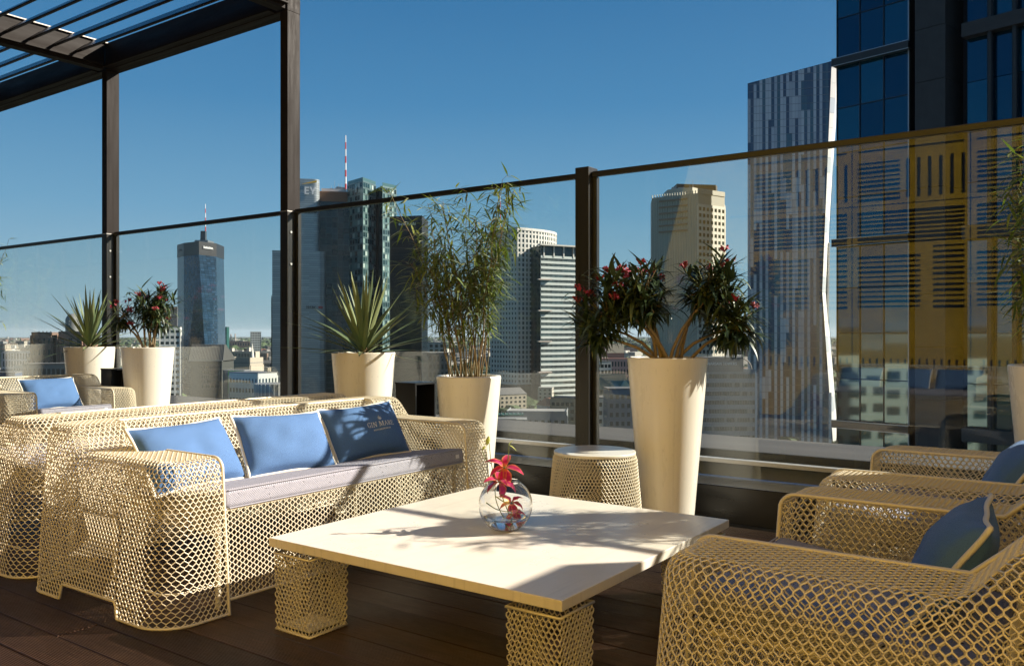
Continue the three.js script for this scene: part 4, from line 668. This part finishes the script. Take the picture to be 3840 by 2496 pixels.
// drum stool
{
  const g = thing('drum_stool', 'round mesh drum stool with pale glossy top beside the tall planter', 'stool', [-2.075, 0, -3.62]), h = .445;
  const R = (y) => .238 - .036 * Math.pow(y / h, 1.2) - (y > h - .03 ? .012 * Math.pow((y - h + .03) / .03, 2) : 0), n = 80, a = 2 * Math.PI * .238 / n;
  part(g, 'mesh_drum', new Strands().honey((s, y) => { const A = s / (n * a) * 2 * Math.PI; return V(R(y) * Math.cos(A), y, R(y) * Math.sin(A)); }, (s, y) => s >= -.001 && s < n * a - .004 && y > 0 && y < h, 0, n * a, 0, h, { a }).geo(), meshMetal);
  const st = new Strands(); for (const y of [.005, h]) { const q = []; for (let k = 0; k < 40; k++) { const A = k / 40 * 2 * Math.PI; q.push(V(R(y) * Math.cos(A), y, R(y) * Math.sin(A))); } st.tube(q, .005, 5, .005, true); } part(g, 'rim_rods', st.geo(), meshMetal);
  part(g, 'top_disc', new THREE.LatheGeometry([[0, 0], [.196, 0], [.2, .003], [.2, .013], [.197, .016], [0, .016]].map((p) => new THREE.Vector2(...p)), 48), phys(.72, .67, .58, .28), 0, h - .006, 0);
}

// ------------------------------------------------------------------ planters
const planterMat = phys(.82, .77, .69, .35, { map: wear, roughnessMap: roughNoise }), soilMat = mat(.035, .026, .018, 1);
function planter(label, x, z, h, rt, rb, lip) {
  const g = thing('planter', label, 'planter', [x, 0, z], 0, 'tapered cream planters along the glass'), w = lip ? .03 : .012, ins = lip ? .04 : .05;
  const prof = [[0, 0], [rb - .008, 0], [rb, .008], [rb + (rt - rb) * .5, h * .5], [rt, h - (lip ? .012 : .006)], [rt - .004, h], [rt - w + .004, h], [rt - w, h - .008], [rt - w - .006, h - ins - .03], [0, h - ins - .03]];
  part(g, 'pot', new THREE.LatheGeometry(prof.map((p) => new THREE.Vector2(...p)), 64), planterMat);
  part(g, 'soil', new THREE.CylinderGeometry(rt - w - .004, rt - w - .004, .02, 32), soilMat, 0, h - ins - .018, 0);
  return { x, z, y: h - ins - .01, rt };
}
const pots = {
  yuccaFar: planter('cream planter holding the far spiky yucca', -7.90, -4.22, .90, .222, .145),
  oleanderFar: planter('cream planter holding the far bushy oleander', -6.93, -4.22, .905, .220, .145),
  yucca: planter('cream planter holding the spiky yucca behind the long sofa', -4.26, -4.21, .896, .220, .145),
  bamboo: planter('wide lipped cream planter holding the feathery bamboo', -3.28, -4.15, .765, .202, .14, true),
  oleander: planter('tall cream planter holding the flowering oleander by the stool', -1.885, -4.04, .905, .206, .130),
  bambooEdge: planter('cream planter at the picture edge beyond the second armchair', -.15, -4.06, .90, .212, .135),
  bambooFar: planter('cream planter beyond the last tall post', -10.25, -4.2, .90, .21, .14),
};
// black open lantern boxes
function lanternBox(label, x, z) {
  const g = thing('lantern_box', label, 'lantern', [x, 0, z], 0, 'black lantern boxes between planters'), m = mat(.010, .009, .009, .45, { roughnessMap: roughNoise }), h = .70, w = .17, d = .2;
  box(g, 'front_panel', m, 0, h / 2, d / 2 - .006, w, h, .012); box(g, 'rear_panel', m, 0, h / 2, -d / 2 + .006, w, h, .012); box(g, 'side_panel', m, -w / 2 + .006, h / 2, 0, .012, h, d - .026); box(g, 'top_panel', m, .0, h + .004, 0, w + .006, .012, d + .006); box(g, 'base', m, 0, .012, 0, w - .02, .024, d - .03);
  box(g, 'corner_bar', m, w / 2 - .008, h / 2, 0, .012, .02, d - .03); part(g, 'lamp_body', new THREE.CylinderGeometry(.035, .04, .2, 16), mat(.12, .10, .10, .4), .02, .13, 0);
}
lanternBox('black lantern box between the yucca and bamboo planters', -3.72, -4.15); lanternBox('black lantern box between the two far planters', -7.40, -4.2);

// ------------------------------------------------------------------ plants
function leafGeo(len, wid, bend, fold, seg = 5, tipTwist = 0) {   // a blade along +z that bends towards -y
  const pos = [], idx = []; let y = 0, z = 0, a = 0; const st = len / seg;
  for (let k = 0; k <= seg; k++) { const t = k / seg, w = wid * .5 * Math.max(.04, Math.sin(Math.pow(t, .62) * Math.PI * .97 + .04)); pos.push(-w, y + fold * w, z, 0, y, z, w, y + fold * w, z); a += bend / seg; z += st * Math.cos(a); y -= st * Math.sin(a); }
  for (let k = 0; k < seg; k++) { const q = k * 3; idx.push(q, q + 3, q + 4, q, q + 4, q + 1, q + 1, q + 4, q + 5, q + 1, q + 5, q + 2); }
  const g = new THREE.BufferGeometry(); g.setAttribute('position', new THREE.Float32BufferAttribute(pos, 3)); g.setIndex(idx); g.computeVertexNormals(); return g;
}
const leafM = (r, g, b, rough, tr) => phys(r, g, b, rough, { side: THREE.DoubleSide, ...(tr ? { transmission: tr, thickness: 0 } : {}) });
// list of {p, d, up, s, g, m}: the largest 300 become leaves of their own, the rest one mass
const _m = new THREE.Matrix4();
function leafMatrix(l) { const z = l.d.clone().normalize(), x = V(0, 0, 0).crossVectors(l.up ?? V(0, 1, 0), z); if (x.lengthSq() < 1e-4) x.set(1, 0, 0); x.normalize(); const y = V(0, 0, 0).crossVectors(z, x); return new THREE.Matrix4().makeBasis(x.multiplyScalar(l.s), y.multiplyScalar(l.s), z.multiplyScalar(l.s)).setPosition(l.p); }
function foliage(plant, list, name = 'leaf', limit = 300) {
  const eye = plant.worldToLocal(camera.position.clone()); list.sort((a, b) => a.p.distanceTo(eye) / a.s - b.p.distanceTo(eye) / b.s);
  const rest = new Map();
  list.forEach((l, k) => { const M = leafMatrix(l); if (k < limit) { const o = part(plant, name, l.g, l.m); M.decompose(o.position, o.quaternion, o.scale); } else { if (!rest.has(l.m)) rest.set(l.m, []); rest.get(l.m).push(l.g.clone().applyMatrix4(M)); } });
  for (const [m, gs] of rest) { const o = part(plant, 'foliage', mergeGeometries(gs), m); o.userData.kind = 'stuff'; }
}
const dirIn = (spread, up) => { const a = rr(0, 2 * Math.PI), s = rr(-spread, spread); return V(Math.cos(a), up + s, Math.sin(a)).normalize(); };

function yucca(label, pot, size, n) {
  const g = thing('yucca', label, 'plant', [pot.x, pot.y, pot.z], rr(0, 1)); g.updateMatrixWorld();
  part(g, 'stem', new Strands().tube([V(0, -.01, 0), V(.005, .05, 0), V(0, .10, 0)], .032, 9, .026).geo(), mat(.16, .10, .05, .9));
  const geos = [[-.10, .3], [.15, .35], [.40, .3], [.75, .25]].map(([b, f]) => leafGeo(1, .066, b, f, 6)), ms = [leafM(.17, .205, .085, .55), leafM(.115, .155, .07, .5), leafM(.22, .25, .11, .6), leafM(.085, .12, .055, .5)];
  const l = []; for (let k = 0; k < n; k++) { const t = k / n, a = k * 2.39996, el = 1.45 - 1.38 * Math.pow(t, 1.2) + rr(-.08, .08), d = V(Math.cos(a) * Math.cos(el), Math.sin(el), Math.sin(a) * Math.cos(el)); l.push({ p: V(.015 * Math.cos(a), .10 - .07 * t, .015 * Math.sin(a)), d, s: size * rr(.82, 1.08) * (t < .1 ? .85 : 1), g: geos[el > 1 ? Math.floor(rr(0, 2)) : el > .3 ? 1 + Math.floor(rr(0, 2)) : 1 + Math.floor(rr(0, 2))], m: ms[Math.floor(rr(0, 4))] }); }
  foliage(g, l);
  const dry = leafM(.42, .30, .16, .9), o = part(g, 'dry_leaf', leafGeo(.34, .012, .9, .5, 7), dry); o.position.set(.02, .05, .02); const dd = V(hc * .9, .25, -hs * .9 + .2); o.quaternion.setFromUnitVectors(V(0, 0, 1), dd.normalize()); return g;
}
yucca('spiky yucca with pale sword leaves behind the long sofa', pots.yucca, .55, 62);
yucca('spiky dark yucca in the far planter', pots.yuccaFar, .55, 58);

function bamboo(label, pot, o) {
  const g = thing('bamboo', label, 'bamboo', [pot.x, pot.y, pot.z], 0); g.updateMatrixWorld();
  const { n, hMin, hMax, lean, leaves, lowBare, bias = V(0, 0, 0), cut = 99 } = o;
  const culm = [mat(.16, .115, .045, .7), mat(.10, .085, .035, .7), mat(.20, .13, .06, .8)], geos = [leafGeo(1, .105, .35, .25, 4), leafGeo(1, .095, .75, .25, 4), leafGeo(1, .115, .1, .2, 4)], ms = [leafM(.15, .21, .018, 1, .4), leafM(.095, .155, .016, 1, .38), leafM(.23, .27, .03, 1, .42), leafM(.055, .10, .014, 1, .32), leafM(.28, .18, .06, 1, .3)];
  const L = [];
  for (let k = 0; k < n; k++) {
    const a = k * 2.39996 + rr(-.3, .3), r0 = pot.rt * .55 * Math.sqrt((k + .5) / n), h = rr(hMin, hMax), base = V(r0 * Math.cos(a), -.01, r0 * Math.sin(a)), out = V(Math.cos(a), 0, Math.sin(a)).multiplyScalar(lean * rr(.25, 1.1) * h).addScaledVector(bias, h * rr(.5, 1.2)), pts = [];
    for (let q = 0; q <= 8; q++) { const t = q / 8; pts.push(base.clone().add(V(out.x * (t * .5 + t * t * .5) + .008 * Math.sin(q * 1.7 + k), h * t * (1 - .06 * t * t), out.z * (t * .5 + t * t * .5) + .008 * Math.cos(q * 2.1 + k)))); }
    part(g, 'culm', new Strands().tube(pts, .0048, 5, .0015).geo(), culm[k % 3]);
    const at = (t) => { const f = t * 8, i = Math.min(7, Math.floor(f)); return pts[i].clone().lerp(pts[i + 1], f - i); };
    const per = Math.round(leaves / n / 4), br = new Strands();
    for (let b = 0; b < per; b++) {
      const t = lowBare + (1 - lowBare) * Math.pow((b + rnd()) / per, .85), p = at(t), bl = rr(.05, .17) * (1.1 - .5 * t), d = dirIn(.4, .45).addScaledVector(V(out.x, 0, out.z), .8).normalize(), e = p.clone().addScaledVector(d, bl); e.y -= bl * .15;
      br.tube([p, p.clone().lerp(e, .5).add(V(0, .006, 0)), e], .0012, 3, .0007);
      for (let q = 0; q < 4; q++) { const at2 = p.clone().lerp(e, .35 + .2 * q + rr(-.05, .05)), dir = d.clone().multiplyScalar(.6).add(dirIn(.8, -.25)).normalize(); L.push({ p: at2, d: dir, s: rr(.075, .145), g: geos[Math.floor(rr(0, 3))], m: t < .35 && rnd() < .4 ? ms[4] : ms[Math.floor(rr(0, 3.99))] }); }
    }
    if (br.i.length) part(g, 'twigs', br.geo(), culm[2]).userData.kind = 'stuff';
  }
  foliage(g, L.filter((l) => l.p.y < cut)); return g;
}
bamboo('feathery potted bamboo rising above the glass behind the long sofa', pots.bamboo, { n: 32, hMin: .70, hMax: 1.40, lean: .26, leaves: 3500, lowBare: .36, bias: V(-.045, 0, .035) });
bamboo('bamboo reaching in at the picture edge beyond the second armchair', pots.bambooEdge, { n: 24, hMin: .55, hMax: 1.20, lean: .24, leaves: 1900, lowBare: .22, bias: V(.02, 0, .02) });
bamboo('bamboo at the far end beyond the last tall post', pots.bambooFar, { n: 16, hMin: .8, hMax: 1.4, lean: .22, leaves: 620, lowBare: .2 });

function oleander(label, pot, clumps, leafScale, bloom) {
  const g = thing('oleander', label, 'plant', [pot.x, pot.y, pot.z], HEADING); g.updateMatrixWorld();   // local x is to the viewer's right
  const wood = mat(.26, .19, .11, .8), shoot = mat(.14, .16, .05, .7), geos = [leafGeo(1, .15, .5, .25, 5), leafGeo(1, .14, 1.0, .25, 6), leafGeo(1, .16, .2, .2, 5), leafGeo(1, .13, 1.5, .25, 7)], ms = [leafM(.030, .052, .018, .42), leafM(.045, .070, .022, .40), leafM(.022, .040, .015, .45), leafM(.075, .10, .03, .5)];
  const red = [leafM(.34, .010, .035, .7, .2), leafM(.25, .008, .025, .7, .2), leafM(.45, .03, .07, .7, .2)], bud = [mat(.26, .02, .03, .6), mat(.36, .06, .06, .6), mat(.18, .02, .025, .6)];
  const petal = leafGeo(1, .55, .8, -.2, 3), flowerGeo = (() => { const l = []; for (let k = 0; k < 5; k++) { const q = petal.clone(); q.applyMatrix4(leafMatrix({ p: V(0, 0, 0), d: V(Math.cos(k * 1.2566), .75, Math.sin(k * 1.2566)), s: 1 })); l.push(q); } return mergeGeometries(l); })(), budGeo = new THREE.CylinderGeometry(.12, .05, 1, 5).translate(0, .5, 0);
  const L = [];
  for (const c of clumps) {
    const stems = []; for (let s = 0; s < c.stems; s++) { const e = V(c.x + rr(-1, 1) * c.r * .45, c.y - c.ry * .35 + rr(-.05, .05), c.z + rr(-1, 1) * c.r * .45), b = V(c.x * .16 + rr(-.05, .05), -.01, rr(-.06, .06)); const mid = b.clone().lerp(e, .5).add(V(-c.x * .10, .03, 0)); part(g, 'stem', new Strands().tube([b, b.clone().lerp(mid, .5).add(V(-c.x * .03, .005, 0)), mid, mid.clone().lerp(e, .5).add(V(0, .008, 0)), e], .0105, 7, .006).geo(), wood); stems.push(e); }
    for (let t = 0; t < c.tips; t++) {
      const u = dirIn(.9, .15), f = Math.pow(rnd(), .45), tip = V(c.x + u.x * c.r * f, c.y + u.y * c.ry * f, c.z + u.z * c.r * f), root = stems[t % c.stems], mid = root.clone().lerp(tip, .5); mid.y += .02;
      part(g, 'shoot', new Strands().tube([root, mid, tip], .004, 4, .0025).geo(), t % 3 ? shoot : wood);
      const axis = tip.clone().sub(root).normalize().add(V(0, .35, 0)).normalize();
      for (let q = 0; q < 11; q++) { const a = q * 2.2 + t, back = rr(0, .13), d = V(Math.cos(a), 0, Math.sin(a)).addScaledVector(axis, back < .04 ? 1.1 : .25).add(V(0, back > .07 ? -.35 : .1, 0)).normalize(); L.push({ p: tip.clone().addScaledVector(axis, -back), d, s: rr(.085, .145) * leafScale, g: geos[Math.floor(rr(0, 3.99))], m: ms[Math.floor(rr(0, 3.6))] }); }
      if (tip.y > c.y + c.ry * (bloom.from ?? .2) && rnd() < bloom.share * (c.bloom ?? 1)) {
        const head = tip.clone().addScaledVector(axis, .03); part(g, 'flower_stalk', new Strands().tube([tip, head], .0025, 4).geo(), shoot);
        for (let q = 0; q < 6; q++) { const d = dirIn(.5, .9).addScaledVector(axis, .5).normalize(), b = part(g, 'bud', budGeo, bud[q % 3], head.x, head.y, head.z); b.quaternion.setFromUnitVectors(V(0, 1, 0), d); const s = rr(.025, .045); b.scale.set(s * 1.2, s, s * 1.2); }
        for (let q = 0; q < 3; q++) { const d = dirIn(.6, .7), fl = part(g, 'flower', flowerGeo, red[q % 3], head.x + d.x * .028, head.y + d.y * .028, head.z + d.z * .028); fl.quaternion.setFromUnitVectors(V(0, 1, 0), d); fl.scale.setScalar(rr(.014, .021)); }
      }
    }
  }
  foliage(g, L); return g;
}
const shrub = oleander('dark leaved oleander in two clumps with red flowers by the stool', pots.oleander, [
  { x: -.16, y: .40, z: 0, r: .21, ry: .20, stems: 6, tips: 74 }, { x: -.36, y: .28, z: .02, r: .13, ry: .17, stems: 2, tips: 28, bloom: .7 },
  { x: .23, y: .44, z: -.02, r: .15, ry: .19, stems: 3, tips: 52, bloom: .4 }, { x: .32, y: .25, z: .03, r: .14, ry: .18, stems: 2, tips: 42, bloom: .3 }], 1.2, { share: .62, from: .15 });
dup(shrub, [-3.95, .85, 1.3], HEADING + 2.4, 'oleander in the black trough, mirrored in the striped tower');
dup(shrub, [-4.75, .85, 1.3], HEADING + 1.1, 'oleander in the middle of the black trough, mirrored beside the tall planter');
oleander('bushy upright oleander with red flowers in the far planter', pots.oleanderFar, [
  { x: .03, y: .40, z: 0, r: .24, ry: .30, stems: 6, tips: 62 }, { x: -.22, y: .36, z: 0, r: .12, ry: .2, stems: 2, tips: 14, bloom: 2 }], 1.1, { share: .28, from: -.6 });

// ------------------------------------------------------------------ glass bowl with flame lilies
{
  const px = -1.797, pz = -2.488, py = .3205, R = .098, cy = .088;
  const g = thing('glass_bowl', 'round clear glass bowl with a little water on the coffee table', 'vase', [px, py, pz]);
  const a0 = Math.acos(-cy / R), a1 = Math.asin(.048 / R), prof = []; const aBase = Math.acos((cy - .0015) / R);
  const outer = [], inner = [], r2 = R - .0028; for (let k = 0; k <= 36; k++) { const a = aBase + (Math.PI - a1 - aBase) * k / 36; outer.push([R * Math.sin(a), cy - R * Math.cos(a)]); } for (let k = 0; k <= 36; k++) { const a = (Math.PI - a1) * (1 - k / 36); inner.push([Math.max(0, r2 * Math.sin(a)), Math.max(.005, cy - r2 * Math.cos(a))]); }
  const full = [[0, .0008], ...outer, [.0505, outer[36][1] + .002], [.049, outer[36][1] + .003], ...inner];
  part(g, 'bowl', new THREE.LatheGeometry(full.map((p) => new THREE.Vector2(...p)), 64), phys(1, 1, 1, 0, { transmission: 1, thickness: .003, ior: 1.48 }));
  const wl = .042, wp = [[0, .0058]]; for (let k = 0; k <= 14; k++) { const y = .0058 + (wl - .0058) * k / 14, rad = Math.sqrt(Math.max(0, Math.pow(r2 - .0006, 2) - Math.pow(y - cy, 2))); wp.push([rad, y]); } wp.push([0, wl]);
  part(g, 'water', new THREE.LatheGeometry(wp.map((p) => new THREE.Vector2(...p)), 48), phys(.93, .98, 1, 0, { transmission: 1, thickness: .03, ior: 1.33 }));
  // lilies: local x to the viewer's right
  const f = thing('flame_lilies', 'red flame lilies with green buds standing in the glass bowl', 'flowers', [px, py, pz], HEADING);
  const pg = (wave) => { const seg = 9, pos = [], col = [], idx = []; let y = 0, z = 0, a = -.2; for (let k = 0; k <= seg; k++) { const t = k / seg, w = .19 * Math.max(.05, Math.sin(Math.pow(t, .8) * Math.PI * .95 + .05)); for (let q = -2; q <= 2; q++) { const e = Math.abs(q) / 2; pos.push(q / 2 * w, y + .05 * wave * Math.sin(t * 15 + q) * e + .15 * w * e, z); const yel = e > .9 || t < .12 ? 1 : 0; col.push(yel ? .70 : .58, yel ? .20 : .005, yel ? .06 : .115); } a += .16 + .06 * wave; z += Math.cos(a) / seg; y -= Math.sin(a) / seg; } for (let k = 0; k < seg; k++) for (let q = 0; q < 4; q++) { const i = k * 5 + q; idx.push(i, i + 5, i + 6, i, i + 6, i + 1); } const G = new THREE.BufferGeometry(); G.setAttribute('position', new THREE.Float32BufferAttribute(pos, 3)); G.setAttribute('color', new THREE.Float32BufferAttribute(col, 3)); G.setIndex(idx); G.computeVertexNormals(); return G; };
  const pgs = [pg(.6), pg(1), pg(.2)], pm = phys(1, 1, 1, 1, { vertexColors: true, side: THREE.DoubleSide, transmission: .3, thickness: 0 }), green = mat(.13, .17, .04, .6), lime = mat(.34, .38, .07, .6), yellow = mat(.7, .55, .15, .6);
  const flower = (c, dirs, s) => { part(f, 'flower_heart', new THREE.SphereGeometry(.005, 8, 6), green, ...c); dirs.forEach(([x, y, z], k) => { const o = part(f, 'petal', pgs[k % 3], pm); leafMatrix({ p: V(...c), d: V(x, y, z), up: V(-x * .3, 1, .4), s: s * (.85 + .3 * hash2(k, Math.round(c[0] * 999), 3)) }).decompose(o.position, o.quaternion, o.scale); }); for (let k = 0; k < 5; k++) { const a = k * 1.256, e = V(c[0] + .028 * Math.cos(a), c[1] + .012 * Math.sin(k * 2), c[2] + .028 * Math.sin(a)); part(f, 'stamen', new Strands().tube([V(...c), e], .0008, 4).geo(), yellow); } };
  flower([-.004, .222, .0], [[-.55, .8, .2], [.12, 1, -.1], [.8, .25, .4], [-.9, .05, .3], [.35, -.7, .6], [-.25, -.85, .5]], .080);
  flower([-.022, .172, .01], [[.95, .12, .3], [.2, .7, .7], [-.4, .6, .6], [-.9, -.1, .3], [.4, -.7, .2], [-.1, .8, -.4]], .076);
  flower([.022, .098, .015], [[-.5, .85, .1], [.45, .9, .1], [-1, .05, .2], [1, .12, .2], [-.2, -.95, .2], [.45, -.85, .3]], .062);
  flower([.030, .055, -.005], [[.85, .5, .2], [.8, -.2, .4], [.35, -.6, .5], [.6, .7, -.3], [-.6, -.2, .5], [.3, .2, -.9]], .054);
  const stem = (...p) => part(f, 'stem', new Strands().tube(new THREE.CatmullRomCurve3(p.map((q) => V(...q))).getPoints(18), .0021, 6, .0014).geo(), green);
  stem([.02, .012, .01], [-.01, .05, .012], [-.035, .11, .01], [-.038, .17, .005], [-.052, .24, -.005], [-.060, .315, -.01]); stem([.025, .01, -.01], [.01, .06, 0], [-.012, .12, .005], [-.022, .172, .01]); stem([-.05, .235, -.005], [-.07, .25, 0], [-.085, .285, 0]); stem([-.02, .16, .01], [-.012, .19, .005], [-.004, .222, 0]); stem([.0, .21, 0], [.01, .26, -.01], [.012, .302, -.01]); stem([-.07, .10, .02], [-.03, .075, .02], [.03, .06, 0]); stem([-.035, .12, .01], [0, .10, .02], [.022, .098, .015]); stem([.012, .02, .0], [.02, .05, .01], [.022, .098, .015]);
  const budG = new THREE.LatheGeometry([[0, 0], [.004, .004], [.0075, .014], [.006, .024], [.001, .033]].map((p) => new THREE.Vector2(...p)), 10);
  for (const [x, y, z, s, r] of [[-.060, .318, -.01, 1.1, 2.9], [-.085, .285, 0, .6, -.6]]) { const b = part(f, 'bud', budG, lime, x, y + (s > 1 ? .018 : 0), z); b.rotation.z = r; b.scale.setScalar(s); }
  for (const [x, y, z] of [[.45, .9, .1], [.95, -.35, .2]]) { const o = part(f, 'young_petal', leafGeo(1, .28, .5, .4, 6), lime); leafMatrix({ p: V(.012, .302, -.01), d: V(x, y, z), s: .036 }).decompose(o.position, o.quaternion, o.scale); }
}

scene.traverse((o) => { if (o.isMesh) { o.castShadow = o.receiveShadow = true; } });
renderer.setSize(1024, 665);
renderer.render(scene, camera);
